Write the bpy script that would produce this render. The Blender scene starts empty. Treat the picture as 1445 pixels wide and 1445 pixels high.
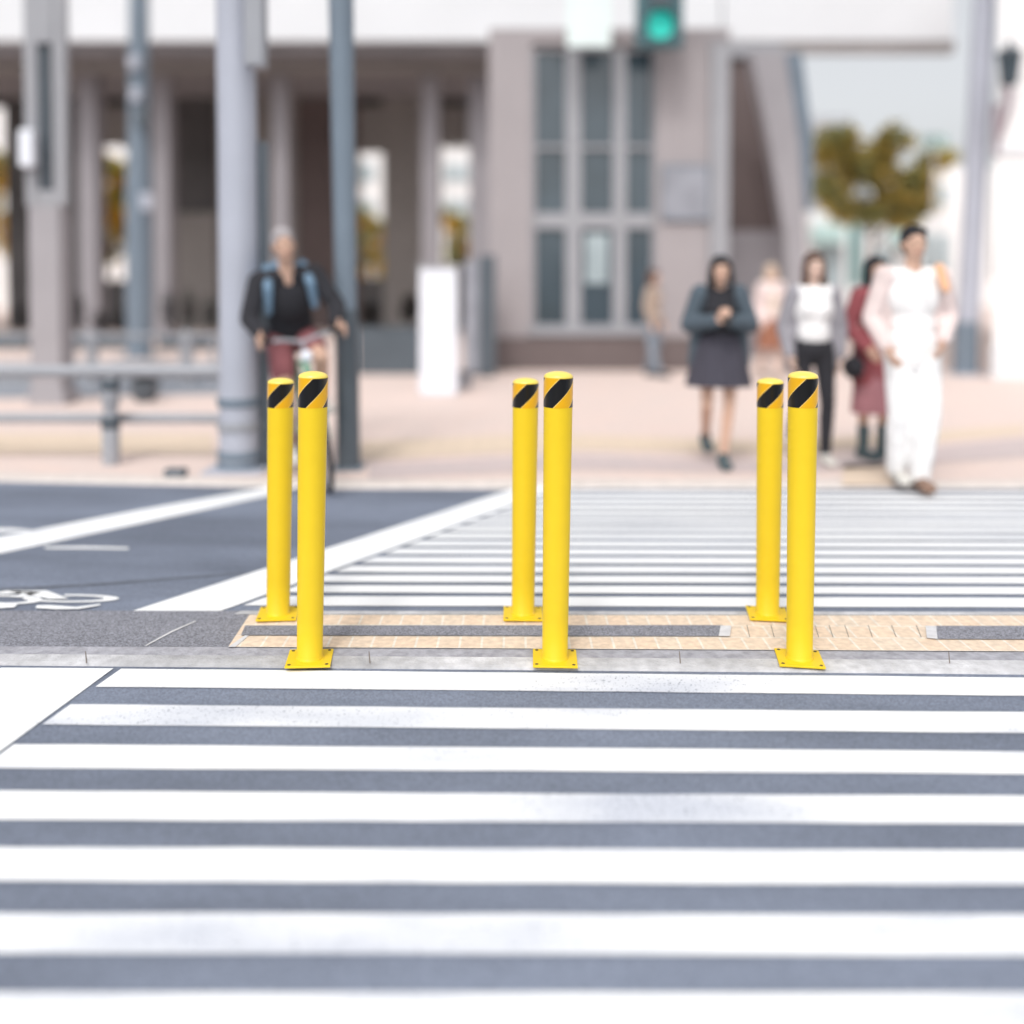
import bpy, bmesh, math, random
from mathutils import Vector, Matrix, noise as mnoise
random.seed(7)
PI = math.pi
sc = bpy.context.scene
COL = sc.collection

# ------------------------------------------------------------ camera model
IMG = 1445.0
FPX = 1380.0
H = 1.40
TH = math.radians(1.5)
CY = 393.0 + FPX * math.tan(TH)
CAM = Vector((0, 0, H))
_F = Vector((0, math.cos(TH), -math.sin(TH)))
_U = Vector((0, math.sin(TH), math.cos(TH)))
def ray(px, py):
    return Vector(((px - IMG/2)/FPX, 0, 0)) + _U*((CY - py)/FPX) + _F
def G(px, py, z=0.0):
    d = ray(px, py); t = (z - H)/d.z
    p = CAM + d*t; p.z = z
    return p
def V(px, py, Y):
    d = ray(px, py); return CAM + d*(Y/d.y)
KF0 = G(0,939.5); KF1 = G(1445,952.5)
SLOPE = 0.11
def GN(px, py, dz=0.0):
    """point of the near carriageway, which falls away from the kerb foot towards the camera"""
    n = (KF1-KF0).normalized(); side = Vector((n.y,-n.x,0))     # pointing to the camera
    nor = side*SLOPE + Vector((0,0,1))
    d = ray(px,py); t = (KF0-CAM+Vector((0,0,dz))).dot(nor)/d.dot(nor)
    return CAM + d*t
def near_z(p, dz=0.0):
    n = (KF1-KF0).normalized(); side = Vector((n.y,-n.x,0))
    return dz - SLOPE*(Vector((p.x,p.y,0))-KF0).dot(side)
def footY(py): return G(722, py).y

# ------------------------------------------------------------ materials
def mat(name, col, rough=0.7, var=0.08, scale=6.0, bump=0.0, bscale=60.0, metal=0.0, big=0.0, coat=0.0, spec=0.5):
    m = bpy.data.materials.new(name); m.use_nodes = True
    nt = m.node_tree; N = nt.nodes; L = nt.links
    b = N['Principled BSDF']
    b.inputs['Roughness'].default_value = rough
    b.inputs['Metallic'].default_value = metal
    b.inputs['Specular IOR Level'].default_value = spec
    b.inputs['Coat Weight'].default_value = coat
    tc = N.new('ShaderNodeTexCoord')
    nz = N.new('ShaderNodeTexNoise'); nz.inputs['Scale'].default_value = scale; nz.inputs['Detail'].default_value = 6
    L.new(tc.outputs['Object'], nz.inputs['Vector'])
    mr = N.new('ShaderNodeMapRange')
    mr.inputs['From Min'].default_value = 0.3; mr.inputs['From Max'].default_value = 0.7
    mr.inputs['To Min'].default_value = 1-var; mr.inputs['To Max'].default_value = 1+var
    L.new(nz.outputs['Fac'], mr.inputs['Value'])
    val = mr.outputs['Result']
    if big:
        n2 = N.new('ShaderNodeTexNoise'); n2.inputs['Scale'].default_value = scale*0.06; n2.inputs['Detail'].default_value = 3
        L.new(tc.outputs['Object'], n2.inputs['Vector'])
        m2 = N.new('ShaderNodeMapRange')
        m2.inputs['From Min'].default_value = 0.35; m2.inputs['From Max'].default_value = 0.65
        m2.inputs['To Min'].default_value = 1-big; m2.inputs['To Max'].default_value = 1+big
        L.new(n2.outputs['Fac'], m2.inputs['Value'])
        mm = N.new('ShaderNodeMath'); mm.operation = 'MULTIPLY'
        L.new(val, mm.inputs[0]); L.new(m2.outputs['Result'], mm.inputs[1]); val = mm.outputs[0]
    vm = N.new('ShaderNodeVectorMath'); vm.operation = 'SCALE'
    vm.inputs[0].default_value = col[:3]
    L.new(val, vm.inputs['Scale'])
    L.new(vm.outputs['Vector'], b.inputs['Base Color'])
    if bump:
        n3 = N.new('ShaderNodeTexNoise'); n3.inputs['Scale'].default_value = bscale; n3.inputs['Detail'].default_value = 4
        L.new(tc.outputs['Object'], n3.inputs['Vector'])
        bp = N.new('ShaderNodeBump'); bp.inputs['Strength'].default_value = bump; bp.inputs['Distance'].default_value = 0.01
        L.new(n3.outputs['Fac'], bp.inputs['Height']); L.new(bp.outputs['Normal'], b.inputs['Normal'])
    return m

def asphalt_mat(name, col, speck=0.35, sc1=420.0, shade_patch=0.12):
    """aggregate grains + broad slanted patches, soft cast shadows put into the colour"""
    m = bpy.data.materials.new(name); m.use_nodes = True
    nt = m.node_tree; N = nt.nodes; L = nt.links
    b = N['Principled BSDF']; b.inputs['Roughness'].default_value = 0.9; b.inputs['Specular IOR Level'].default_value = 0.25
    tc = N.new('ShaderNodeTexCoord')
    vo = N.new('ShaderNodeTexVoronoi'); vo.inputs['Scale'].default_value = sc1*0.45
    L.new(tc.outputs['Object'], vo.inputs['Vector'])
    sx = N.new('ShaderNodeSeparateColor'); L.new(vo.outputs['Color'], sx.inputs['Color'])
    r1 = N.new('ShaderNodeMapRange'); r1.inputs['To Min'].default_value = 1-speck; r1.inputs['To Max'].default_value = 1+speck
    L.new(sx.outputs['Red'], r1.inputs['Value'])
    n2 = N.new('ShaderNodeTexNoise'); n2.inputs['Scale'].default_value = 1.1; n2.inputs['Detail'].default_value = 5; n2.inputs['Roughness'].default_value=0.6
    mp = N.new('ShaderNodeMapping'); mp.inputs['Rotation'].default_value = (0,0,0.5); mp.inputs['Scale'].default_value = (0.45,1.7,1)
    L.new(tc.outputs['Object'], mp.inputs['Vector']); L.new(mp.outputs['Vector'], n2.inputs['Vector'])
    r2 = N.new('ShaderNodeMapRange'); r2.inputs['From Min'].default_value = 0.35; r2.inputs['From Max'].default_value = 0.65
    r2.inputs['To Min'].default_value = 1-shade_patch; r2.inputs['To Max'].default_value = 1+shade_patch  # slow noise tints the asphalt like diagonal shadows across the crossing
    L.new(n2.outputs['Fac'], r2.inputs['Value'])
    mm = N.new('ShaderNodeMath'); mm.operation = 'MULTIPLY'; L.new(r1.outputs['Result'], mm.inputs[0]); L.new(r2.outputs['Result'], mm.inputs[1])
    vm = N.new('ShaderNodeVectorMath'); vm.operation = 'SCALE'; vm.inputs[0].default_value = col
    L.new(mm.outputs[0], vm.inputs['Scale']); L.new(vm.outputs['Vector'], b.inputs['Base Color'])
    bp = N.new('ShaderNodeBump'); bp.inputs['Strength'].default_value = 0.35; bp.inputs['Distance'].default_value = 0.004
    nb = N.new('ShaderNodeTexNoise'); nb.inputs['Scale'].default_value = sc1*0.8; nb.inputs['Detail'].default_value = 2
    L.new(tc.outputs['Object'], nb.inputs['Vector']); L.new(nb.outputs['Fac'], bp.inputs['Height']); L.new(bp.outputs['Normal'], b.inputs['Normal'])
    return m

def paint_mat(name, col, under, wear=0.60, shade_amt=0.85):
    """road paint worn through to the asphalt in small flecks, with soft shadows mixed in as broad grey bands"""
    m = bpy.data.materials.new(name); m.use_nodes = True
    nt = m.node_tree; N = nt.nodes; L = nt.links
    b = N['Principled BSDF']; b.inputs['Roughness'].default_value = 0.7; b.inputs['Specular IOR Level'].default_value = 0.3
    tc = N.new('ShaderNodeTexCoord')
    n1 = N.new('ShaderNodeTexNoise'); n1.inputs['Scale'].default_value = 130; n1.inputs['Detail'].default_value = 5
    L.new(tc.outputs['Object'], n1.inputs['Vector'])
    n2 = N.new('ShaderNodeTexNoise'); n2.inputs['Scale'].default_value = 2.2; n2.inputs['Detail'].default_value = 5
    mp = N.new('ShaderNodeMapping'); mp.inputs['Rotation'].default_value = (0,0,0.5); mp.inputs['Scale'].default_value = (0.4,1.6,1)
    L.new(tc.outputs['Object'], mp.inputs['Vector']); L.new(mp.outputs['Vector'], n2.inputs['Vector'])
    ad = N.new('ShaderNodeMath'); ad.operation = 'MULTIPLY_ADD'; ad.inputs[1].default_value = 0.35
    L.new(n2.outputs['Fac'], ad.inputs[0]); L.new(n1.outputs['Fac'], ad.inputs[2])
    r = N.new('ShaderNodeMapRange'); r.inputs['From Min'].default_value = wear+0.22; r.inputs['From Max'].default_value = wear+0.34
    L.new(ad.outputs[0], r.inputs['Value'])
    r2 = N.new('ShaderNodeMapRange'); r2.inputs['From Min'].default_value = 0.42; r2.inputs['From Max'].default_value = 0.7
    r2.inputs['To Min'].default_value = 0.0; r2.inputs['To Max'].default_value = shade_amt
    L.new(n2.outputs['Fac'], r2.inputs['Value'])
    g = N.new('ShaderNodeMix'); g.data_type = 'RGBA'
    g.inputs['A'].default_value = (*col, 1); g.inputs['B'].default_value = (0.50,0.53,0.61,1)  # grey mix imitates diagonal cast shadows on the paint
    L.new(r2.outputs['Result'], g.inputs['Factor'])
    x = N.new('ShaderNodeMix'); x.data_type = 'RGBA'
    x.inputs['B'].default_value = (*under, 1)
    L.new(g.outputs['Result'], x.inputs['A']); L.new(r.outputs['Result'], x.inputs['Factor'])
    L.new(x.outputs['Result'], b.inputs['Base Color'])
    bp = N.new('ShaderNodeBump'); bp.inputs['Strength'].default_value = 0.2; bp.inputs['Distance'].default_value = 0.003
    L.new(n1.outputs['Fac'], bp.inputs['Height']); L.new(bp.outputs['Normal'], b.inputs['Normal'])
    return m

def brick_mat(name, c1, c2, cm, bw, bh, mortar=0.006, offset=0.5, rough=0.85, rot=0.0, speck=0.1, loc=(0,0,0), uv=False):
    m = bpy.data.materials.new(name); m.use_nodes = True
    nt = m.node_tree; N = nt.nodes; L = nt.links
    b = N['Principled BSDF']; b.inputs['Roughness'].default_value = rough; b.inputs['Specular IOR Level'].default_value = 0.3
    tc = N.new('ShaderNodeTexCoord'); mp = N.new('ShaderNodeMapping'); mp.inputs['Rotation'].default_value = (0,0,rot); mp.inputs['Location'].default_value = loc
    L.new(tc.outputs['UV' if uv else 'Object'], mp.inputs['Vector'])
    br = N.new('ShaderNodeTexBrick'); br.offset = offset
    br.inputs['Scale'].default_value = 1; br.inputs['Color1'].default_value = (*c1,1); br.inputs['Color2'].default_value = (*c2,1)
    br.inputs['Mortar'].default_value = (*cm,1); br.inputs['Brick Width'].default_value = bw; br.inputs['Row Height'].default_value = bh
    br.inputs['Mortar Size'].default_value = mortar; br.inputs['Mortar Smooth'].default_value = 0.3
    L.new(mp.outputs['Vector'], br.inputs['Vector'])
    nz = N.new('ShaderNodeTexNoise'); nz.inputs['Scale'].default_value = 40; nz.inputs['Detail'].default_value = 6
    L.new(tc.outputs['Object'], nz.inputs['Vector'])
    r = N.new('ShaderNodeMapRange'); r.inputs['From Min'].default_value = .3; r.inputs['From Max'].default_value = .7
    r.inputs['To Min'].default_value = 1-speck; r.inputs['To Max'].default_value = 1+speck
    L.new(nz.outputs['Fac'], r.inputs['Value'])
    vm = N.new('ShaderNodeVectorMath'); vm.operation = 'SCALE'
    L.new(br.outputs['Color'], vm.inputs[0]); L.new(r.outputs['Result'], vm.inputs['Scale'])
    L.new(vm.outputs['Vector'], b.inputs['Base Color'])
    bp = N.new('ShaderNodeBump'); bp.inputs['Strength'].default_value = 0.4; bp.inputs['Distance'].default_value = 0.004; bp.invert = True
    L.new(br.outputs['Fac'], bp.inputs['Height']); L.new(bp.outputs['Normal'], b.inputs['Normal'])
    return m

ASPH = (0.175, 0.200, 0.258)
M = {}
M['asphalt'] = asphalt_mat('asphalt', ASPH, 0.20, 420, 0.22)
M['island'] = asphalt_mat('island_asphalt', (0.235,0.24,0.275), 0.42, 420, 0.10)
M['paint'] = paint_mat('road_paint', (0.86,0.87,0.88), ASPH, 0.62, 0.25)
M['paint_near'] = paint_mat('worn_road_paint', (0.86,0.87,0.88), ASPH, 0.585)
M['kerb'] = mat('kerb_concrete', (0.52,0.52,0.54), 0.9, 0.17, 22, 0.5, 90, big=0.25)
M['kerb_top'] = mat('kerb_top', (0.36,0.36,0.40), 0.9, 0.22, 30, 0.4, 90)
M['tile'] = brick_mat('tactile_tile', (0.75,0.59,0.45), (0.72,0.60,0.48), (0.77,0.70,0.61), 0.083, 0.138, 0.0055, 0.38, speck=0.13, uv=True)
M['plaza'] = brick_mat('plaza_paver', (0.75,0.60,0.54), (0.71,0.59,0.54), (0.62,0.52,0.49), 0.30, 0.15, 0.006, 0.5, speck=0.08)
M['plaza_shadow'] = brick_mat('plaza_paver_shadow', (0.58,0.48,0.47), (0.55,0.47,0.46), (0.5,0.44,0.43), 0.30, 0.15, 0.006, 0.5)
M['plaza_cream'] = brick_mat('plaza_paver_cream', (0.74,0.60,0.47), (0.70,0.57,0.45), (0.6,0.5,0.4), 0.30, 0.15, 0.006, 0.5)
M['plaza_shade_grey'] = brick_mat('plaza_paver_shade_grey', (0.30,0.32,0.36), (0.28,0.30,0.34), (0.24,0.25,0.28), 0.30, 0.15, 0.006, 0.5)
M['kerb_pale'] = mat('pale_kerb', (0.66,0.60,0.56), 0.85, 0.1, 12, 0.3)
M['yellow'] = mat('yellow_powder_coat', (0.82,0.57,0.014), 0.5, 0.02, 9, 0.03, 260, coat=0.15, spec=0.35)
M['capyellow'] = mat('cap_yellow', (0.93,0.72,0.13), 0.35, 0.02, 9, coat=0.2)
M['hole'] = mat('bolt_hole', (0.05,0.04,0.03), 0.8)
M['bolt'] = mat('bolt_steel', (0.35,0.3,0.12), 0.5, metal=0.6)
M['fascia'] = mat('white_fascia', (0.74,0.755,0.78), 0.6, 0.03, 0.6)
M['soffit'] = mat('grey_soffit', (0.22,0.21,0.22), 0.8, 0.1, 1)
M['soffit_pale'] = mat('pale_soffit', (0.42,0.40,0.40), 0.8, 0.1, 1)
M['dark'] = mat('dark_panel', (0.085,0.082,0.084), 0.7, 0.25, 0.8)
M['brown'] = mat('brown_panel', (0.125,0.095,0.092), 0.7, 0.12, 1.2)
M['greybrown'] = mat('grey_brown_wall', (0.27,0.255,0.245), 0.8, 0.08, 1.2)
M['lav'] = mat('lavender_grey_stone', (0.30,0.285,0.305), 0.75, 0.05, 1.5)
M['pinkwall'] = mat('pinkish_wall', (0.365,0.335,0.345), 0.8, 0.04, 1.5, 0.1, 30)
M['base'] = mat('brown_stone_base', (0.15,0.12,0.118), 0.8, 0.1, 2)
M['frame'] = mat('light_metal_frame', (0.335,0.34,0.365), 0.5, 0.04, 2)
M['blue'] = mat('blue_grey_steel', (0.17,0.215,0.265), 0.5, 0.06, 2)
M['bluelight'] = mat('pale_blue_grey_steel', (0.44,0.46,0.53), 0.5, 0.06, 2)
M['darkpole'] = mat('dark_slate_steel', (0.085,0.105,0.125), 0.5, 0.1, 2)
M['rail'] = mat('grey_rail', (0.34,0.35,0.38), 0.5, 0.05, 3)
M['colgrey'] = mat('pale_grey_column', (0.35,0.335,0.355), 0.7, 0.05, 2)
M['white'] = mat('white_panel', (0.82,0.85,0.92), 0.5, 0.02, 2)
M['whitewall'] = mat('white_wall', (0.90,0.89,0.89), 0.8, 0.02, 0.7)
M['teal'] = mat('teal_housing', (0.055,0.13,0.15), 0.5, 0.1, 4)
M['tealpale'] = mat('pale_teal', (0.55,0.75,0.73), 0.6, 0.05, 2)
M['tealsign'] = mat('teal_sign', (0.22,0.50,0.50), 0.6, 0.05, 2)
M['bluesign'] = mat('blue_sign', (0.12,0.25,0.38), 0.6, 0.05, 2)
M['greysign'] = mat('grey_sign', (0.29,0.30,0.34), 0.6, 0.15, 3)
M['black'] = mat('black_rubber', (0.02,0.02,0.022), 0.7)
M['soil'] = mat('soil', (0.05,0.04,0.03), 0.9)
M['bark'] = mat('bark', (0.10,0.075,0.055), 0.9, 0.3, 12, 0.5, 30)
M['skin'] = mat('skin', (0.62,0.40,0.30), 0.6, 0.05, 10)
M['pale_skin'] = mat('pale_skin', (0.72,0.52,0.43), 0.6, 0.05, 10)
M['eye'] = mat('eye_dark', (0.02,0.015,0.015), 0.3)
M['lip'] = mat('lip', (0.45,0.17,0.15), 0.5)
def glassm(name, col, rough=0.12):
    m = mat(name, col, rough, 0.25, 0.9); m.node_tree.nodes['Principled BSDF'].inputs['Specular IOR Level'].default_value = 0.8
    return m
M['glass'] = glassm('dark_window_glass', (0.06,0.085,0.105))
M['glassblue'] = glassm('pale_window_glass', (0.42,0.50,0.53))
def leafm(name, c):
    m = mat(name, c, 0.6, 0.35, 5.0)
    b = m.node_tree.nodes['Principled BSDF']
    N_=m.node_tree.nodes; L_=m.node_tree.links; out=N_['Material Output']
    t_=N_.new('ShaderNodeBsdfTranslucent'); mx=N_.new('ShaderNodeMixShader'); mx.inputs[0].default_value=.55
    L_.new(b.inputs['Base Color'].links[0].from_socket,t_.inputs['Color'])
    L_.new(b.outputs[0],mx.inputs[1]); L_.new(t_.outputs[0],mx.inputs[2]); L_.new(mx.outputs[0],out.inputs['Surface'])
    return m
M['olive'] = leafm('olive_yellow_leaf', (0.80,0.69,0.27))
M['olive2'] = leafm('dull_green_leaf', (0.55,0.55,0.27))
M['gold'] = leafm('golden_leaf', (0.78,0.56,0.12))
M['gold2'] = leafm('yellow_green_leaf', (0.52,0.50,0.16))
M['shrub'] = leafm('dark_shrub_leaf', (0.020,0.034,0.036))
M['shrub2'] = leafm('dark_brown_shrub_leaf', (0.040,0.034,0.032))
def cloth(name, c): 
    M[name] = mat('cloth_'+name, c, 0.9, 0.12, 9, 0.3, 120)
cloth('c_black',(0.022,0.022,0.028)); cloth('c_charcoal',(0.055,0.052,0.07)); cloth('c_greyblue',(0.075,0.10,0.125))
cloth('c_blue',(0.17,0.27,0.38)); cloth('c_red',(0.26,0.09,0.10)); cloth('c_white',(0.88,0.87,0.87)); cloth('c_pink',(0.74,0.62,0.60))
cloth('c_cream',(0.70,0.60,0.50)); cloth('c_brown',(0.30,0.13,0.08)); cloth('c_maroon',(0.26,0.065,0.075)); cloth('c_dustyrose',(0.36,0.16,0.18))
cloth('c_tan',(0.42,0.33,0.27)); cloth('c_bluegrey',(0.22,0.26,0.31)); cloth('c_orange',(0.82,0.47,0.28)); cloth('c_grey',(0.30,0.29,0.32))
cloth('hair_black',(0.018,0.018,0.022)); cloth('hair_brown',(0.11,0.065,0.05)); cloth('hair_blond',(0.62,0.50,0.38)); cloth('hair_grey',(0.40,0.37,0.38))
cloth('c_shoe',(0.07,0.10,0.11)); cloth('c_shoebrown',(0.24,0.15,0.11)); cloth('c_shoepale',(0.62,0.60,0.56)); cloth('c_shirtlight',(0.75,0.76,0.78))

# ------------------------------------------------------------ mesh helpers
def new(name, bm, m, parent=None, smooth=False):
    me = bpy.data.meshes.new(name)
    bmesh.ops.recalc_face_normals(bm, faces=bm.faces[:])
    if smooth:
        for e in bm.edges:
            if len(e.link_faces)==2 and e.calc_face_angle(0)>0.75: e.smooth=False
    bm.to_mesh(me); bm.free()
    if smooth:
        for p in me.polygons: p.use_smooth = True
    if m is not None:
        for q in (m if isinstance(m, (list,tuple)) else [m]): me.materials.append(q)
    o = bpy.data.objects.new(name, me); COL.objects.link(o)
    if parent is not None: o.parent = parent
    return o
def tag(o, label=None, cat=None, group=None, kind=None):
    if label: o['label'] = label
    if cat: o['category'] = cat
    if group: o['group'] = group
    if kind: o['kind'] = kind
    return o
def thing(name, label, cat, loc=(0,0,0), rot=(0,0,0), group=None):
    o = bpy.data.objects.new(name, None); COL.objects.link(o)
    o.location = loc; o.rotation_euler = rot; o.empty_display_size = 0.1
    return tag(o, label, cat, group)
def off(o, v):   # world offset -> local when the root sits at loc without rotation
    return Vector(v) - Vector(o.location)
def box(bm, a, b, bevel=0.0):
    a = Vector(a); b = Vector(b)
    r = bmesh.ops.create_cube(bm, size=1)
    vs = r['verts']
    for v in vs:
        v.co = Vector(((a.x+b.x)/2 + v.co.x*(b.x-a.x), (a.y+b.y)/2 + v.co.y*(b.y-a.y), (a.z+b.z)/2 + v.co.z*(b.z-a.z)))
    if bevel:
        es = list({e for v in vs for e in v.link_edges})
        bmesh.ops.bevel(bm, geom=es, offset=bevel, segments=2, affect='EDGES', profile=0.7)
def tube(bm, a, b, ra, rb=None, seg=20, caps=True):
    a = Vector(a); b = Vector(b); rb = ra if rb is None else rb
    d = b - a; L = d.length
    q = d.to_track_quat('Z', 'Y').to_matrix().to_4x4()
    q.translation = (a+b)/2
    bmesh.ops.create_cone(bm, cap_ends=caps, cap_tris=False, segments=seg, radius1=ra, radius2=rb, depth=L, matrix=q)
def ball(bm, c, r, sub=2):
    r = (r,r,r) if not hasattr(r, '__len__') else r
    mt = Matrix.Translation(Vector(c)) @ Matrix.Diagonal((*r, 1))
    bmesh.ops.create_icosphere(bm, subdivisions=sub, radius=1, matrix=mt)
def poly(bm, pts):
    return bm.faces.new([bm.verts.new(p) for p in pts])
def lathe(bm, prof, seg=32, c=(0,0)):
    rings = []
    for r, z in prof:
        rings.append([bm.verts.new((c[0]+r*math.cos(2*PI*i/seg), c[1]+r*math.sin(2*PI*i/seg), z)) for i in range(seg)])
    for a, b in zip(rings, rings[1:]):
        for i in range(seg):
            bm.faces.new((a[i], a[(i+1)%seg], b[(i+1)%seg], b[i]))
    return rings
def pbox(bm, x0, x1, y0, y1, Y, d=0.3, root=None, bevel=0.0):
    """box whose front face fills a rectangle of the photo at depth Y"""
    a = V(x0, y1, Y); b = V(x1, y0, Y)
    zb = a.z; zt = b.z; xa = a.x; xb = b.x
    o = Vector(root.location) if root is not None else Vector((0,0,0))
    box(bm, Vector((xa, Y, zb))-o, Vector((xb, Y+d, zt))-o, bevel)
def part(name, root, m, rects, Y, d=0.3, bevel=0.0):
    if len(rects) > 1 and name not in ('window','head_frame','board_frame','wall'):
        for r in rects: o = part(name, root, m, [r], Y, d, bevel)
        return o
    bm = bmesh.new()
    for (x0,x1,y0,y1) in rects: pbox(bm, x0,x1,y0,y1,Y,d,root,bevel)
    return new(name, bm, m, root)
def copy_tree(o, parent=None):
    c = o.copy(); COL.objects.link(c)
    if parent is not None: c.parent = parent
    for ch in [x for x in COL.objects if x.parent == o]: copy_tree(ch, c)
    return c

# ------------------------------------------------------------ setting: ground, road, marks
bm = bmesh.new(); poly(bm, [(-300,4,-0.06),(300,4,-0.06),(300,600,-0.06),(-300,600,-0.06)])
tag(new('ground', bm, M['plaza']), kind='structure')
KL = lambda px: 680 + (690-680)*min(1,max(0,px/480))   # far kerb foot in the photo
bm = bmesh.new()
kd=(KF1-KF0); e0=KF0-kd*6; e1=KF1+kd*6
poly(bm, [e0,e1,(e1.x,9.0,0),(e0.x,9.0,0)])
tag(new('road', bm, M['asphalt']), kind='structure')
bm = bmesh.new(); q0=Vector((e0.x,-5,0)); q1=Vector((e1.x,-5,0)); q0.z=near_z(q0); q1.z=near_z(q1)
poly(bm, [q0,q1,e1,e0])
tag(new('near_road', bm, M['asphalt']), kind='structure')

def line_pt(A, B, t): return A + (B-A)*t
def isect(A, B, C, D):
    """intersection of ground lines AB and CD"""
    a1 = B.y-A.y; b1 = A.x-B.x; c1 = a1*A.x+b1*A.y
    a2 = D.y-C.y; b2 = C.x-D.x; c2 = a2*C.x+b2*C.y
    det = a1*b2-a2*b1
    return Vector(((b2*c1-b1*c2)/det, (a1*c2-a2*c1)/det, A.z))
def strip(name, tl, tr, bl, br, L0, L1, z, m, right=5.0, near=False):
    """painted bar: top line tl-tr, bottom line bl-br (pixels), cut on the left by pixel line L0-L1"""
    g = GN if near else G
    A,B,C,D = (g(*p, z) for p in (tl,tr,bl,br)); P0=g(*L0,z); P1=g(*L1,z)
    a = isect(A,B,P0,P1); c = isect(C,D,P0,P1)
    b = B + (B-A).normalized()*right; d = D + (D-C).normalized()*right
    bm = bmesh.new(); n = 40
    # ragged edges, a few millimetres
    top = [a.lerp(b, i/n) for i in range(n+1)]; bot = [c.lerp(d, i/n) for i in range(n+1)]
    Z=(lambda p:near_z(p,z)) if near else (lambda p:z)
    top=[Vector((p.x,p.y+random.uniform(-.0015,.0015),0)) for p in top]; bot=[Vector((p.x,p.y+random.uniform(-.0015,.0015),0)) for p in bot]
    vt = [bm.verts.new((p.x, p.y, Z(p))) for p in top]
    vb = [bm.verts.new((p.x, p.y, Z(p))) for p in bot]
    for i in range(n): bm.faces.new((vb[i],vb[i+1],vt[i+1],vt[i]))
    return tag(new(name, bm, m), kind='structure')
ZP = 0.004
near = [((172,943.4),(1445,956),(140,969),(1445,981.5)),
        ((102,993.5),(1445,1005),(62,1022),(1445,1034)),
        ((20,1050),(1445,1060),(0,1083.5),(1445,1092)),
        ((0,1116),(1445,1123),(0,1156.5),(1445,1162.5)),
        ((0,1195),(1445,1200),(0,1242.5),(1445,1248.5)),
        ((0,1288.5),(1445,1290),(0,1345),(1445,1348)),
        ((0,1400),(1445,1401),(0,1470),(1445,1473)),
        ((0,1540),(1445,1542),(0,1640),(1445,1643)),
        ((0,1750),(1445,1752),(0,1900),(1445,1904))]
for tl,tr,bl,br in near:
    strip('crossing_stripe', tl,tr,bl,br,(172,942.6),(20,1050),ZP,M['paint_near'],near=True)
# far stripes: constant period on the ground
Y1 = footY(853.0); 
inv = lambda y: 1.0/(y-393.0)
u0 = inv(858.5); per = 0.0000785
k = 0
while True:
    yb = 393+1/(u0+per*k+ (0.0000265 if k else 0.00000)); yt = 393+1/(u0+per*(k+1))
    if k==0: yb = 855.5
    if yt < 690.6: break
    strip('crossing_stripe_far', (850,yt),(1445,yt+1.5),(850,yb),(1445,yb+1.5),(322,862),(734,711),ZP,M['paint'],right=7.0)
    k += 1
def flat(name, pts, z, m, kind='structure'):
    bm = bmesh.new(); poly(bm, [G(x,y,z) if not isinstance(x,Vector) else x for x,y in pts])
    return tag(new(name, bm, m), kind=kind)
bm = bmesh.new(); poly(bm, [GN(x,y,ZP) for x,y in [(2,942),(160,943),(0,1060),(-420,1370),(-900,1370)]]); tag(new('crossing_edge_line', bm, M['paint']), kind='structure')
flat('crossing_edge_line_far', [(185,862.5),(310,862.5),(722,713),(790,688.5),(728,688.5)], ZP, M['paint'])
flat('lane_line', [(-300,819),(-300,846),(0,781),(210,736),(400,695),(418,688),(385,686.5),(200,719),(0,757)], ZP, M['paint'])
flat('lane_line_short', [(-120,745),(-120,755),(20,750.5),(52,749),(20,745.5)], ZP, M['paint'])
flat('paint_scrap', [(62,771.5),(120,771),(182,772.5),(180,775),(110,774.2),(64,774)], ZP, M['paint'])
M['seam'] = mat('asphalt_seam', (0.12,0.135,0.17), 0.9, 0.2, 20)
flat('asphalt_seam', [(-60,832),(60,827),(160,821),(320,809),(420,803),(420,804.5),(320,811.5),(160,824.5),(60,831),(-60,836)], 0.002, M['seam'])
# cycle symbol, partly hidden by the island
def ring_px(cx, cy, rx, ry, w, h, a0, a1, n=28):
    out=[]
    for i in range(n):
        t0=a0+(a1-a0)*i/n; t1=a0+(a1-a0)*(i+1)/n
        out.append([(cx+rx*math.cos(t0),cy+ry*math.sin(t0)),(cx+rx*math.cos(t1),cy+ry*math.sin(t1)),
                    (cx+(rx-w)*math.cos(t1),cy+(ry-h)*math.sin(t1)),(cx+(rx-w)*math.cos(t0),cy+(ry-h)*math.sin(t0))])
    return out
bm = bmesh.new()
for q in ring_px(100,844.2,68,5.6,21,2.1,-PI*0.55,PI*1.15): poly(bm,[G(x,y,ZP) for x,y in q])
for q in ring_px(10,846,50,6.5,18,2.2,-PI,PI): poly(bm,[G(x,y,ZP+0.0015) for x,y in q])
for q in ([(8,833.2),(66,833.2),(97,844.5),(70,845)], [(8,833.6),(52,834.4),(10,838),(-20,838)], [(45,835),(60,835.5),(28,843),(14,842)],
          [(52,854),(70,853.8),(108,856.4),(141,852),(142,853.8),(112,859.2),(80,859.6),(50,858)], [(-30,852),(25,852.4),(20,857),(-30,860)]):
    poly(bm,[G(x,y,ZP+0.003) for x,y in q])
tag(new('cycle_lane_symbol', bm, M['paint']), kind='structure')
flat('arrow_stub', [(-30,1),(-29,1),(-29,0)], ZP, M['paint']) if False else None

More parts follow.
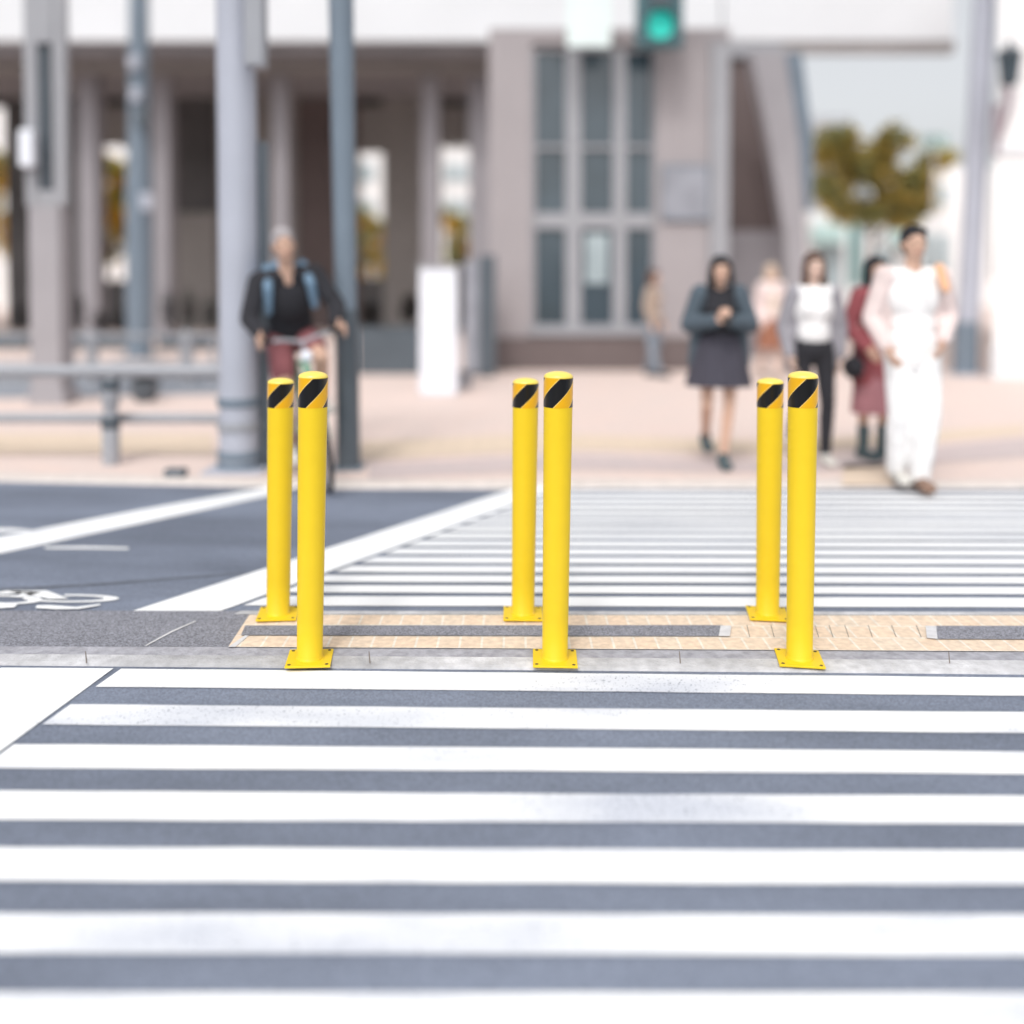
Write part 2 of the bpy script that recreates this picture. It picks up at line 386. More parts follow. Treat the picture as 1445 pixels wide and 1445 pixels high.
# far pavement
pl = []
for px in (-2600, -900, 0, 240, 480, 900, 1445, 2600, 4200): pl.append(G(px, KL(px)))
bm = bmesh.new()
HK = 0.025
fr = [bm.verts.new((p.x,p.y,0.0)) for p in pl]
fu = [bm.verts.new((p.x,p.y+0.015,HK)) for p in pl]
fb = [bm.verts.new((p.x,p.y+0.17,HK)) for p in pl]
for i in range(len(pl)-1):
    bm.faces.new((fr[i],fr[i+1],fu[i+1],fu[i])); bm.faces.new((fu[i],fu[i+1],fb[i+1],fb[i]))
tag(new('far_kerb', bm, M['kerb_pale']), kind='structure')
bm = bmesh.new()
fb = [bm.verts.new((p.x,p.y+0.17,HK)) for p in pl]
bk = [bm.verts.new((p.x*3,90,HK)) for p in pl]
for i in range(len(pl)-1): bm.faces.new((fb[i],fb[i+1],bk[i+1],bk[i]))
tag(new('pavement', bm, M['plaza']), kind='structure')
def pflat(name, pts, dz, m): 
    bm = bmesh.new(); poly(bm,[G(x,y,HK+dz) for x,y in pts]); return tag(new(name,bm,m),kind='structure')
pflat('pavement_shadow_band', [(520,655),(800,641),(1100,652),(1445,618),(2200,580),(2200,600),(1445,645),(1100,668),(800,662),(520,676)], 0.004, M['plaza_shadow'])  # cast shadow of a pole, drawn as a strip of darker pavers
pflat('pavement_cream_band', [(510,622),(760,612),(1100,622),(1445,600),(1445,612),(1100,640),(800,634),(510,648)], 0.004, M['plaza_cream'])
pflat('pavement_cream_strip', [(-300,612),(300,612),(300,640),(-300,640)], 0.004, M['plaza_cream'])
pflat('pavement_shade_area', [(-900,520),(395,520),(330,556),(-900,578)], 0.004, M['plaza_shade_grey'])  # shaded floor imitated by a darker grey paver colour
pflat('tactile_strip_far', [(1190,655),(1255,655),(1262,684),(1188,684)], 0.004, M['plaza_cream'])

# central island
HI = 0.014
f0 = KF0.copy(); f1 = KF1.copy(); b0 = G(0,861.5,HI); b1 = G(1445,863.5,HI); m0=G(0,912,HI); m1=G(1445,917.5,HI)
def ext(a,b,s,e): d=(b-a); return a-d*s, b+d*e
f0,f1 = ext(f0,f1,1.6,1.6); b0,b1 = ext(b0,b1,1.6,1.6); m0,m1 = ext(m0,m1,1.6,1.6)
bm = bmesh.new(); n=60; rows=[]
for frac,dz in ((0,-0.3),(0.04,0.45),(0.12,0.75),(0.28,0.92),(0.5,1.0),(1.0,1.0)):
    row=[]
    for i in range(n+1):
        t=i/n; a=f0.lerp(f1,t); c=m0.lerp(m1,t)
        p=a.lerp(c,frac); p.z = HI*dz + (random.uniform(-.0006,.0006) if 0<dz<1 else 0)
        row.append(bm.verts.new(p))
    rows.append(row)
for r0,r1 in zip(rows,rows[1:]):
    for i in range(n): bm.faces.new((r0[i],r0[i+1],r1[i+1],r1[i]))
bm.faces.ensure_lookup_table()
for i_,f_ in enumerate(bm.faces): f_.material_index = 1 if i_ >= 4*n else 0
tag(new('island_kerb', bm, [M['kerb'],M['kerb_top']]), kind='structure')
bm = bmesh.new()
mm0=[bm.verts.new(m0.lerp(m1,i/n)) for i in range(n+1)]; bb=[bm.verts.new(b0.lerp(b1,i/n)) for i in range(n+1)]
bz=[bm.verts.new((b0.lerp(b1,i/n)).xy.to_3d()+Vector((0,.012,0))) for i in range(n+1)]
for i in range(n):
    bm.faces.new((mm0[i],mm0[i+1],bb[i+1],bb[i])); bm.faces.new((bb[i],bb[i+1],bz[i+1],bz[i]))
tag(new('island_surface', bm, M['island']), kind='structure')
bm = bmesh.new()   # rear concrete lip
for (a,b,c,d) in [((340,861.8),(1445,863.4),(1445,867.5),(330,866.5))]:
    poly(bm,[G(*p,HI+0.002) for p in (a,(1800,863.8),(1800,868),d)])
tag(new('island_rear_lip', bm, M['kerb']), kind='structure')
def iflat(name, pts, dz, m):
    bm = bmesh.new(); poly(bm,[G(x,y,HI+dz) for x,y in pts]); return tag(new(name,bm,m),kind='structure')
bm = bmesh.new(); uvl = bm.loops.layers.uv.new('UVMap'); nn=80
e_=[G(352,867.3,HI+.004),G(1800,868.6,HI+.004),G(1800,921,HI+.004),G(322,912.7,HI+.004)]
for i in range(nn):
    for j in range(3):
        cs=[]
        for (ii,jj) in ((i,j+1),(i+1,j+1),(i+1,j),(i,j)):
            t=ii/nn; v=jj/3; p=e_[0].lerp(e_[1],t).lerp(e_[3].lerp(e_[2],t),v); cs.append((p,(p.x,jj*0.138)))
        f_=bm.faces.new([bm.verts.new(c[0]) for c in cs])
        for lp,c in zip(f_.loops,cs): lp[uvl].uv=c[1]
bmesh.ops.remove_doubles(bm,verts=bm.verts[:],dist=1e-5)
tag(new('tactile_paving',bm,M['tile']),kind='structure')
iflat('asphalt_infill', [(346,882.5),(1020,882),(1014,897.5),(340,896)], 0.008, M['island'])
iflat('asphalt_infill_right', [(1321,883),(1445,883),(1800,884),(1800,903),(1445,902),(1323,901.5)], 0.008, M['island'])
M['joint'] = mat('pale_joint', (0.62,0.62,0.64), 0.9, 0.1, 30)
iflat('mortar_edge', [(1017,882.5),(1032,882.5),(1030,897.5),(1014,897.5)], 0.0095, M['joint'])
iflat('mortar_edge_right', [(1306,883),(1321,883),(1323,901.5),(1308,900)], 0.0095, M['joint'])
iflat('mortar_edge_left', [(346,896),(352,896),(332,912.8),(322,912.8)], 0.006, M['joint'])
iflat('mortar_line', [(204,911),(240,891),(275,876),(277,876.6),(243,892),(207,911)], 0.003, M['joint'])
M['crack'] = mat('dark_joint', (0.22,0.19,0.17), 0.9)
# open joints of the wide paved block and of the kerb stones
bm = bmesh.new()
for x in (1054,1088,1150,1170,1192,1225,1258,1293):
    dx = (x-722)*0.035*0.5
    poly(bm,[G(x-0.5,882,HI+.0055),G(x+0.5,882,HI+.0055),G(x+0.5+dx*.7,899,HI+.0055),G(x-0.5+dx*.7,899,HI+.0055)])
for x in (958,1338,520,120):
    poly(bm,[G(x,919,HI+.001),G(x+1.4,919,HI+.001),G(x+3,936,HI+.001),G(x+1.2,936,HI+.001)])
tag(new('paving_joints', bm, M['crack']), kind='structure')

# ------------------------------------------------------------ bollards
def tape_material():
    m = bpy.data.materials.new('reflective_tape'); m.use_nodes = True
    N=m.node_tree.nodes; L=m.node_tree.links; b=N['Principled BSDF']
    b.inputs['Roughness'].default_value=0.28; b.inputs['Specular IOR Level'].default_value=0.5; b.inputs['Coat Weight'].default_value=0.3
    uv=N.new('ShaderNodeUVMap'); uv.uv_map='UVMap'; sp=N.new('ShaderNodeSeparateXYZ'); L.new(uv.outputs['UV'],sp.inputs[0])
    # u = angle/360 (0 facing front), v = height 0..1 ; phase = (360u - 4 + 109(1-v))/151
    a=N.new('ShaderNodeMath'); a.operation='MULTIPLY_ADD'; a.inputs[1].default_value=360/151; a.inputs[2].default_value=(105)/151+4
    L.new(sp.outputs['X'],a.inputs[0])
    c=N.new('ShaderNodeMath'); c.operation='MULTIPLY_ADD'; c.inputs[1].default_value=-109/151
    L.new(sp.outputs['Y'],c.inputs[0]); L.new(a.outputs[0],c.inputs[2])
    f=N.new('ShaderNodeMath'); f.operation='FRACT'; L.new(c.outputs[0],f.inputs[0])
    r=N.new('ShaderNodeValToRGB'); r.color_ramp.interpolation='CONSTANT'
    e=r.color_ramp.elements; e[0].position=0; e[0].color=(0.006,0.006,0.007,1)
    e[1].position=0.545; e[1].color=(0.95,0.66,0.20,1)
    for p,cl in ((0.565,(0.80,0.42,0.006,1)),(0.978,(0.95,0.66,0.20,1))):
        q=e.new(p); q.color=cl
    L.new(f.outputs[0],r.inputs['Fac']); L.new(r.outputs['Color'],b.inputs['Base Color'])
    return m
M['tape']=tape_material()
HB=0.0
pbase = G(437,931,HI)
htop = V(443,524,pbase.y).z-HI
RB,RT=0.0462,0.0530
def rad(z): return RB+(RT-RB)*z/htop
def make_bollard():
    root = thing('bollard','x','bollard')
    bm=bmesh.new(); s=0.080
    box(bm,(-s,-s,0),(s,s,0.008),0.0025)
    pl=new('base_plate',bm,M['yellow'],root)
    for sx in (-1,1):
        for sy in (-1,1):
            bm=bmesh.new(); tube(bm,(sx*.066,sy*.066,.0075),(sx*.066,sy*.066,.0088),.0062,seg=16)
            new('bolt_hole',bm,M['hole'],pl)
    bm=bmesh.new()
    zt=htop-0.022
    pr=[(RB+.0035,0.0075),(RB+.003,0.0115),(RB+.0005,0.0145)]+[(rad(z),z) for z in [0.015+(zt-0.10-0.015)*i/6 for i in range(7)]]+[(rad(zt)-.0003,zt)]
    rings=lathe(bm,pr,64); 
    new('post',bm,M['yellow'],root,smooth=True)
    bm=bmesh.new()
    R=rad(zt)
    prof=[(R-.001,zt-.001),(R+.0002,zt+.001),(R*.985,zt+.004)]+[(R*math.cos(a)*.985,zt+.003+0.019*math.sin(a)) for a in [PI/2*i/9 for i in range(1,9)]]
    rings=lathe(bm,prof,64); top=bm.verts.new((0,0,zt+.022))
    for i in range(64): bm.faces.new((rings[-1][i],rings[-1][(i+1)%64],top))
    new('cap',bm,M['capyellow'],root,smooth=True)
    # tape band with UVs
    bm=bmesh.new(); uvl=bm.loops.layers.uv.new('UVMap'); n=96; z0=zt-0.106; z1=zt-0.0015
    def pt(i,z): 
        a=2*PI*i/n; r=rad(z)+.0007
        return (r*math.sin(a),-r*math.cos(a),z)      # angle 0 faces -Y, + to the right
    for i in range(n):
        k=i-n//2
        vs=[bm.verts.new(pt(k,z0)),bm.verts.new(pt(k+1,z0)),bm.verts.new(pt(k+1,z1)),bm.verts.new(pt(k,z1))]
        fc=bm.faces.new(vs)
        for lp,(u,v) in zip(fc.loops,((k/n,0),((k+1)/n,0),((k+1)/n,1),(k/n,1))): lp[uvl].uv=(u,v)
    bmesh.ops.remove_doubles(bm,verts=bm.verts[:],dist=1e-6)
    new('reflective_tape',bm,M['tape'],root,smooth=True)
    return root
proto=make_bollard()
words={0:'left',1:'middle',2:'right'}
first=True
for j,(row,y,xs,sz,txt) in enumerate((('front',931.0,(437,783,1128),1.0,'on the kerb edge'),('rear',870.5,(392.5,738,1083),0.925,'near the island far edge'))):
    for i,x in enumerate(xs):
        o=proto if first else copy_tree(proto); first=False
        p=G(x,y,HI); o.location=p+Vector((0,0,0.001 if row=='front' else 0.010)); o.scale=(1,1,sz)
        yaw = -math.atan2(p.x,p.y)   # each turned the same way towards the crossing
        o.rotation_euler=(0,math.radians({0:1.0,1:.65,2:.3}[i]),yaw*.5)
        tag(o,f'{"nearer" if row=="front" else "farther"} post of the {words[i]}{"most" if i!=1 else ""} yellow bollard pair, {txt}','bollard','yellow bollards with black striped tape')
for o in COL.objects:
    if o.name.startswith('reflective_tape'): pass

# ------------------------------------------------------------ foliage
def leaves(bm, blobs, n, size, rng):
    for _ in range(n):
        c,r = rng.choices(blobs, weights=[b[1][0]*b[1][1]*b[1][2] for b in blobs])[0]
        while True:
            d=Vector((rng.uniform(-1,1),rng.uniform(-1,1),rng.uniform(-1,1)))
            if 0.25<d.length<1: break
        d *= (0.75+0.35*mnoise.noise(d*2.3+Vector(c)))
        p=Vector(c)+Vector((d.x*r[0],d.y*r[1],d.z*r[2]))
        s=size*rng.uniform(.6,1.4)
        q=Matrix.Rotation(rng.uniform(0,2*PI),3,'Z')@Matrix.Rotation(rng.uniform(-1.1,1.1),3,'X')
        a=q@Vector((s,0,0)); b=q@Vector((0,s*.6,0))
        vs=[bm.verts.new(p+a),bm.verts.new(p+b),bm.verts.new(p-a),bm.verts.new(p-b)]
        f=bm.faces.new(vs); f.material_index = 1 if mnoise.noise(p*1.6+Vector((3,1,7)))>0.02 else 0
def tree(label, px, Y, zc, rx, rz, mats, n, size, seed, group, name='autumn_tree', trunk_r=.09):
    rng=random.Random(seed); base=Vector((V(px,400,Y).x,Y,HK))
    root=thing(name,label,'tree',base,group=group)
    bm=bmesh.new(); h=zc-rz*0.3
    pts=[Vector((0,0,0)),Vector((rng.uniform(-.05,.05),0,h*.5)),Vector((rng.uniform(-.1,.1),0,h))]
    tube(bm,pts[0],pts[1],trunk_r,trunk_r*.75,10); tube(bm,pts[1],pts[2],trunk_r*.75,trunk_r*.5,10)
    blobs=[]
    for k in range(16):
        a=2.39996*k; u_=-0.72+1.45*((k*7)%16)/15; rr=math.sqrt(max(.05,1-u_*u_*.9))*rng.uniform(.35,.85)
        e=Vector((math.cos(a)*rx*rr,math.sin(a)*rx*rr*.8,zc-HK+u_*rz))
        s=pts[1].lerp(pts[2],rng.uniform(.2,1)); tube(bm,s,e,trunk_r*.38,trunk_r*.1,6)
        blobs.append((e,(rx*rng.uniform(.26,.42),rx*rng.uniform(.26,.40),rz*rng.uniform(.26,.42))))
    new('trunk',bm,M['bark'],root)
    bm=bmesh.new(); leaves(bm,blobs,n,size,rng)
    new('crown',bm,[M[mats[0]],M[mats[1]]],root)
    return root
tree('olive yellow street tree beyond the people on the right',1232,24,3.80,1.85,1.35,('olive','olive2'),9000,.10,3,None)
tree('golden tree glimpsed between the arcade columns, far left',-12,36,4.4,1.3,2.2,('gold','gold2'),6000,.10,4,'golden trees beyond the arcade')
tree('golden green tree showing between the slim columns left of the blue grey pole',162,33,3.6,1.35,2.3,('gold','gold2'),9000,.10,5,'golden trees beyond the arcade')
tree('small yellow tree seen through the opening behind the cyclist',518,38,2.7,1.0,1.6,('gold','olive2'),4500,.10,6,'golden trees beyond the arcade')
tree('small yellow and green tree seen through the opening above the white pillar',648,38,2.9,.9,1.2,('gold','olive2'),4000,.10,8,'golden trees beyond the arcade')

def planter(label, px0, px1, ytop, ybot, Y, ys, seed, mats=('shrub','shrub2'), group='dark planters with shrubs', mt='darkpole'):
    rng=random.Random(seed)
    a=V(px0,ybot,Y); b=V(px1,ytop,Y); base=Vector(((a.x+b.x)/2,Y+.2,HK))
    root=thing('planter',label,'planter',base,group=group)
    w=(b.x-a.x)/2; h=max(.25,b.z-HK)
    bm=bmesh.new()
    box(bm,(-w,-.2,0),(w,-.17,h),.004); box(bm,(-w,.17,0),(w,.2,h),.004); box(bm,(-w,-.169,0),(-w+.03,.169,h)); box(bm,(w-.03,-.169,0),(w,.169,h))
    new('trough',bm,M[mt],root)
    bm=bmesh.new(); box(bm,(-w+.031,-.168,h-.1),(w-.031,.168,h-.04)); new('soil',bm,M['soil'],root)
    bm=bmesh.new(); blobs=[]
    top=V(px0,ys,Y).z-HK
    k=max(2,int(w*2/.35))
    for i in range(k):
        x=-w+.15+(2*w-.3)*i/max(1,k-1); t=(top-h)*rng.uniform(.55,1.0)
        tube(bm,(x,0,h-.06),(x+rng.uniform(-.05,.05),0,h+t*.6),.012,.006,6)
        blobs.append((Vector((x,0,h+t*.5)),(.2,.18,t*.52)))
    n0=len(bm.faces); leaves(bm,blobs,650*k,.028,rng)
    new('shrub',bm,[M[mats[0]],M[mats[1]]],root)
planter('long dark planter with low shrubs between the cyclist and the white pillar',505,592,462,522,14.0,398,21)
planter('dark planter of shrubs between the thin column and the blue grey pole',92,178,478,496,19,405,22)
planter('dark planter of shrubs between the blue grey pole and the big pale pole',222,303,478,496,19,398,23,('shrub2','shrub'))
planter('dark planter of shrubs at the far left edge behind the lamp column',-40,34,478,496,19,392,24)

# ------------------------------------------------------------ arcade building at the back left
YA=21.5
root=thing('arcade_building','long arcade building with pale columns, dark recesses and a wide white roof band','building',(V(340,400,YA).x,YA,HK))
part('roof_fascia',root,M['fascia'],[(-500,1020,-420,57)],YA-1.6,6.0)
part('roof_fascia',root,M['fascia'],[(1020.3,1350,-420,57)],YA-1.58,.5)
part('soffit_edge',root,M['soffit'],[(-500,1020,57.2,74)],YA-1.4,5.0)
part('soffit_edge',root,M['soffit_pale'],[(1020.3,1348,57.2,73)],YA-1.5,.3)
part('ceiling_beam',root,M['greybrown'],[(-500,690,74.3,97)],YA-0.6,0.5)
for (x0,x1) in ((-70,-30),(113,134),(218,236),(386,404),(596,618),(662,690)):
    part('column',root,M['lav'],[(x0,x1,97.2,482)],YA,0.5)
YW=YA+4.5
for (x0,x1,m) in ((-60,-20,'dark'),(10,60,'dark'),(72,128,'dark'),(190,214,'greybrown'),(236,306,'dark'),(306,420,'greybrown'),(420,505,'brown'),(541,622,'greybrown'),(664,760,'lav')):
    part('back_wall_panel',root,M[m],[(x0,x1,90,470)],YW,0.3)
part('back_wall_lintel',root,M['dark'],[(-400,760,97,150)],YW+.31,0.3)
part('back_wall_lintel_light',root,M['greybrown'],[(128,190,150,205),(505,541,150,215),(622,664,150,205)],YW+.1,0.2)
part('back_wall_sill',root,M['dark'],[(128,190,395,470),(505,541,392,470),(622,664,372,470)],YW+.1,0.2)
part('wall_recess',root,M['greybrown'],[(236.5,305,300,470)],YW-.2,0.15)
# pale distant block seen through the openings
root=thing('distant_block','pale distant office block seen through the arcade openings','building',(V(400,400,44).x,44,HK))
part('wall',root,M['whitewall'],[(-300,800,-60,440)],44,3)
for x in (120,170,505,540,628,655):
    for y in (180,230,280,330):
        part('window',root,M['glassblue'],[(x,x+22,y,y+28)],43.9,0.08)

# ------------------------------------------------------------ window building in the middle
YB=14.6
root=thing('window_building','pinkish stone corner building with a tall gridded window and brown base','building',(V(850,400,YB).x,YB,HK))
gz0,gz1=68,465; gx=(750,925)
part('wall',root,M['pinkwall'],[(690,750,60,476),(925,1002,60,476),(750,925,466,476)],YB,0.6)
part('base_course',root,M['base'],[(688,1004,476.3,526)],YB-.04,0.66)
part('pilaster',root,M['frame'],[(1002,1030,60,500)],YB-.1,0.7)
part('top_band',root,M['pinkwall'],[(690,1030,40,60)],YB,.6)
wn=part('window',root,M['frame'],[(750,756,68,466),(919,925,68,466),(756,919,68,72),(756,919,458,466),(756,919,300,322),(798,820,72,300),(865,884,72,300),(798,820,322,458),(865,884,322,458),(756,798,205,210),(820,865,205,210),(884,919,205,210)],YB+.06,0.12)
for (x0,x1) in ((756,798),(820,865),(884,919)):
    for (y0,y1) in ((72,205),(210,300),(322,458)):
        part('pane',wn,M['glass'],[(x0,x1,y0,y1)],YB+.13,.02).matrix_parent_inverse=Matrix()
for ch in [o for o in COL.objects if o.parent==wn]: 
    for v in ch.data.vertices: v.co -= Vector(root.location)   # panes share the building's origin
part('interior_figure_poster',root,M['glassblue'],[(826,858,330,400)],YB+.11,.015)
part('sill',root,M['frame'],[(744,931,466.3,473)],YB-.08,.075)
root=thing('wall_sign','grey square notice board on the pinkish wall right of the tall window','sign',(V(968,400,YB).x,YB-.07,HK))
part('board',root,M['greysign'],[(936,1000,236,308)],YB-.06,.04,.004)
part('board_frame',root,M['blue'],[(934,1002,233,236),(934,1002,308,311),(934,936,236,308),(1000,1002,236,308)],YB-.065,.05)
root=thing('side_building','set back brown panelled building beside the pinkish stone corner','building',(V(1070,400,17).x,17,HK))
part('brown_panel',root,M['brown'],[(1031,1101,80,325)],17,.5)
part('wall',root,M['lav'],[(1031,1104,325.3,515)],16.98,.5)
part('roof_band',root,M['frame'],[(1031,1106,60,80)],16.9,.6)
# slanted support
bm=bmesh.new()
YC=15.5
def prism_px(bm,pts,Y,d,root):
    o=Vector(root.location); A=[V(x,y,Y)-o for x,y in pts]; a=[bm.verts.new(p) for p in A]; b=[bm.verts.new(p+Vector((0,d,0))) for p in A]
    bm.faces.new(a); bm.faces.new(b[::-1])
    for i in range(len(a)): bm.faces.new((a[i],b[i],b[(i+1)%len(a)],a[(i+1)%len(a)]))
root=thing('slanted_column','pale grey slanted column leaning beside the brown panelled wall','column',(V(1130,400,YC).x,YC,HK))
prism_px(bm,[(1060,74),(1108,74),(1128,202),(1137,330),(1140,517),(1112,517),(1108,330),(1086,202)],YC,.35,root)
new('shaft',bm,M['colgrey'],root)
bm=bmesh.new(); prism_px(bm,[(1108.3,74),(1132,74),(1148,202),(1146,296),(1137,296),(1128.4,202)],YC+.1,.2,root)
new('edge_trim',bm,M['blue'],root)

# ------------------------------------------------------------ right side
YR=13.5
root=thing('white_building','bright white building filling the right edge of the street','building',(V(1500,400,YR).x,YR,HK))
bm=bmesh.new(); o=Vector(root.location)
a=V(1402,500,YR); 
k_=(YR+7)/YR*1.03
ft=[(a.x,YR),(a.x+7,YR),(a.x+11,YR+7),(a.x*k_,YR+7)]
lo_=[bm.verts.new(Vector((x,y,HK))-o) for x,y in ft]; hi_=[bm.verts.new(Vector((x,y,9))-o) for x,y in ft]
bm.faces.new(lo_); bm.faces.new(hi_)
for i in range(4): bm.faces.new((lo_[i],lo_[(i+1)%4],hi_[(i+1)%4],hi_[i]))
new('wall',bm,M['whitewall'],root)
bm=bmesh.new(); box(bm,Vector((a.x-.05,YR-.08,HK))-o,Vector((a.x+7,YR-.002,HK+.45))-o); new('plinth',bm,M['fascia'],root)
bm=bmesh.new(); box(bm,Vector((a.x-.04,YR-.05,3.1))-o,Vector((a.x+7,YR-.002,3.2))-o); new('string_course',bm,M['fascia'],root)
# lantern
root=thing('wall_lantern','dark hexagonal lantern on a pinkish bracket against the white building','lamp',V(1424,120,YR-.35))
bm=bmesh.new()
r0=[(0.0,.62),(.03,.60),(.05,.50),(.17,.44),(.19,.42),(.16,.40)]
lathe(bm,[(r,z) for r,z in r0],6); new('lantern_roof',bm,M['darkpole'],root)
bm=bmesh.new(); lathe(bm,[(.15,.39),(.10,.02),(.06,-.02),(0.0,-.03)],6); new('lantern_glass',bm,M['glass'],root)
bm=bmesh.new()
for i in range(6):
    a=2*PI*i/6; tube(bm,(.155*math.cos(a),.155*math.sin(a),.40),(.105*math.cos(a),.105*math.sin(a),.01),.012,seg=6)
lathe(bm,[(.17,.405),(.17,.385),(.14,.385)],6); new('lantern_frame',bm,M['darkpole'],root)
M['mauve']=mat('mauve_bracket',(0.36,0.28,0.32),.6)
bm=bmesh.new(); tube(bm,(0,0,-.04),(0,0,-.35),.045,.03,12); tube(bm,(0,0,-.30),(0,.34,-.75),.03,.03,12); tube(bm,(0,.33,-.2),(0,.33,-.9),.05,.04,12); new('bracket',bm,M['mauve'],root)
# distant shops beyond the tree
YD=33
root=thing('shop_row','pale distant shop fronts below the olive tree','building',(V(1240,400,YD).x,YD,HK))
part('wall',root,M['whitewall'],[(1142,1352,300,452)],YD,3)
part('shop_window',root,M['glassblue'],[(1150,1190,345,440),(1232,1262,350,440),(1300,1340,330,440)],YD-.05,.1)
part('awning',root,M['tealpale'],[(1150,1192,318,342),(1265,1298,322,345)],YD-.6,.55)
root=thing('shop_banner','tall teal banner standing in front of the distant shops','sign',(V(1210,400,28).x,28,HK))
part('banner',root,M['tealsign'],[(1198,1216,318,405)],28,.04)
bm=bmesh.new(); tube(bm,off(root,(V(1216,400,28).x,28.02,HK)),off(root,V(1216,312,28)+Vector((0,.02,0))),.03); new('pole',bm,M['rail'],root)
root=thing('blue_street_sign','small blue sign on a thin post beyond the walkers','sign',(V(1253,400,27).x,27,HK))
part('panel',root,M['bluesign'],[(1243,1263,286,312)],27,.04)
bm=bmesh.new(); tube(bm,off(root,(V(1253,400,27).x,27.06,HK)),off(root,V(1253,288,27)+Vector((0,.06,0))),.035); new('post',bm,M['rail'],root)
root=thing('grey_tower','grey blue distant block rising behind the olive tree','building',(V(1180,400,48).x,48,HK))
part('wall',root,mat('hazy_grey',(0.42,0.44,0.47),.9,.05,.5),[(1130,1204,165,300)],48,4)
part('window_band',root,M['greysign'],[(1140,1196,196,225)],47.9,.1)
root=thing('distant_white_block','white hazy block between the tree and the leaning pole','building',(V(1330,400,46).x,46,HK))
part('wall',root,M['whitewall'],[(1300,1400,236,432)],46,4)
part('window_pane',root,M['glassblue'],[(1312,1340,262,290),(1312,1340,310,340)],45.9,.1)
root=thing('teal_street_sign','small pale teal sign high beside the leaning pole','sign',(V(1318,400,22).x,22,HK))
part('panel',root,M['tealpale'],[(1302,1338,190,208)],22,.04)
bm=bmesh.new(); tube(bm,off(root,(V(1320,400,22).x,22.06,HK)),off(root,V(1320,192,22)+Vector((0,.06,0))),.03); new('post',bm,M['whitewall'],root)

# ------------------------------------------------------------ poles
def pole(label, pts, Y, m, name='street_pole', seg=20, base=None, z0=HK):
    """pts: (px,py,halfwidth px) from top to foot"""
    foot=V(pts[-1][0],pts[-1][1],Y); root=thing(name,label,'pole',(foot.x,Y,z0))
    bm=bmesh.new(); sc_=Y/FPX
    P=[(V(x,y,Y)-Vector(root.location),w*sc_) for x,y,w in pts]; P[-1]=(Vector((0,0,0)),P[-1][1])
    for (a,ra),(b,rb) in zip(P,P[1:]): tube(bm,b,a,rb,ra,seg)
    new('shaft',bm,M[m],root,smooth=True)
    bm=bmesh.new(); r=P[-1][1]; box(bm,(-r*1.5,-r*1.5,0),(r*1.5,r*1.5,.02),.004); new('foot_plate',bm,M[m],root)
    return root,P
YP=14.0
rt,P=pole('tall blue grey traffic pole leaning slightly in front of the white building',[(1392,-60,14),(1386,60,15),(1374,300,15),(1362,518,15)],YP,'bluelight','traffic_pole')
new_bm=bmesh.new(); s=V(1391,-30,YP)-Vector(rt.location); e=V(925,-40,YP)-Vector(rt.location); tube(new_bm,s,e,.07,.05,14); new('mast_arm',new_bm,M['bluelight'],rt,smooth=True)
bm=bmesh.new(); tube(bm,(0,0,.0),(0.01,0,.75),.17,.165,18); new('lower_sleeve',bm,M['blue'],rt,smooth=True)
rt=thing('traffic_light','dark teal traffic light with its green lamp lit, hanging at the top','traffic light',V(930,34,YP-.02))
sc_=YP/FPX
bm=bmesh.new(); box(bm,(-33*sc_,-.10,-33*sc_),(33*sc_,.12,62*sc_),.05); new('housing',bm,M['teal'],rt)
bm=bmesh.new(); tube(bm,(0,0,62*sc_-.02),(0,.02,84*sc_),.03); new('hanger',bm,M['bluelight'],rt)
for zz,on in ((-4*sc_,1),(41*sc_,0)):
    bm=bmesh.new(); tube(bm,(0,-.115,zz),(0,-.10,zz),19*sc_,19*sc_,32)
    if on:
        g=bpy.data.materials.new('green_lamp'); g.use_nodes=True; b=g.node_tree.nodes['Principled BSDF']
        b.inputs['Base Color'].default_value=(.02,.5,.4,1); b.inputs['Emission Color'].default_value=(0.02,0.60,0.52,1); b.inputs['Emission Strength'].default_value=0.42
        new('lit_lens',bm,g,rt)
    else: new('dark_lens',bm,M['glass'],rt)
    bm=bmesh.new(); n=24
    for i in range(n):   # hood over the lens
        a0=PI*(-.1+1.2*i/n); a1=PI*(-.1+1.2*(i+1)/n); R=20*sc_
        poly(bm,[(R*math.cos(a0),-.10,zz+R*math.sin(a0)),(R*math.cos(a1),-.10,zz+R*math.sin(a1)),(R*math.cos(a1),-.30,zz+R*math.sin(a1)),(R*math.cos(a0),-.30,zz+R*math.sin(a0))])
    new('hood',bm,M['teal'],rt)
rt=thing('hanging_sign','pale whitish teal sign hanging from above in front of the white roof band','sign',V(830,0,YP))
part('panel',rt,M['tealpale'] if False else mat('whitish_teal',(.74,.84,.83),.6,.03,2),[(800,862,-40,66)],YP,.05,.01)
bm=bmesh.new(); tube(bm,V(830,-40,YP+.03)-Vector(rt.location),V(830,-120,YP+.03)-Vector(rt.location),.03); new('hanger',bm,M['bluelight'],rt)
# arm that carries that sign
bm=bmesh.new(); tube(bm,V(1391,-118,YP+.03),V(822,-118,YP+.03),.04); 
o=new('support_arm',bm,M['bluelight']); o.parent=[x for x in COL.objects if x.name=='traffic_pole'][0]; o.matrix_parent_inverse=Matrix.Translation(-Vector(o.parent.location))
bm=bmesh.new(); tube(bm,V(1392,-58,YP),V(1394,-120,YP),.13,.12); o=new('shaft_top',bm,M['bluelight']); o.parent=[x for x in COL.objects if x.name=='traffic_pole'][0]; o.matrix_parent_inverse=Matrix.Translation(-Vector(o.parent.location))

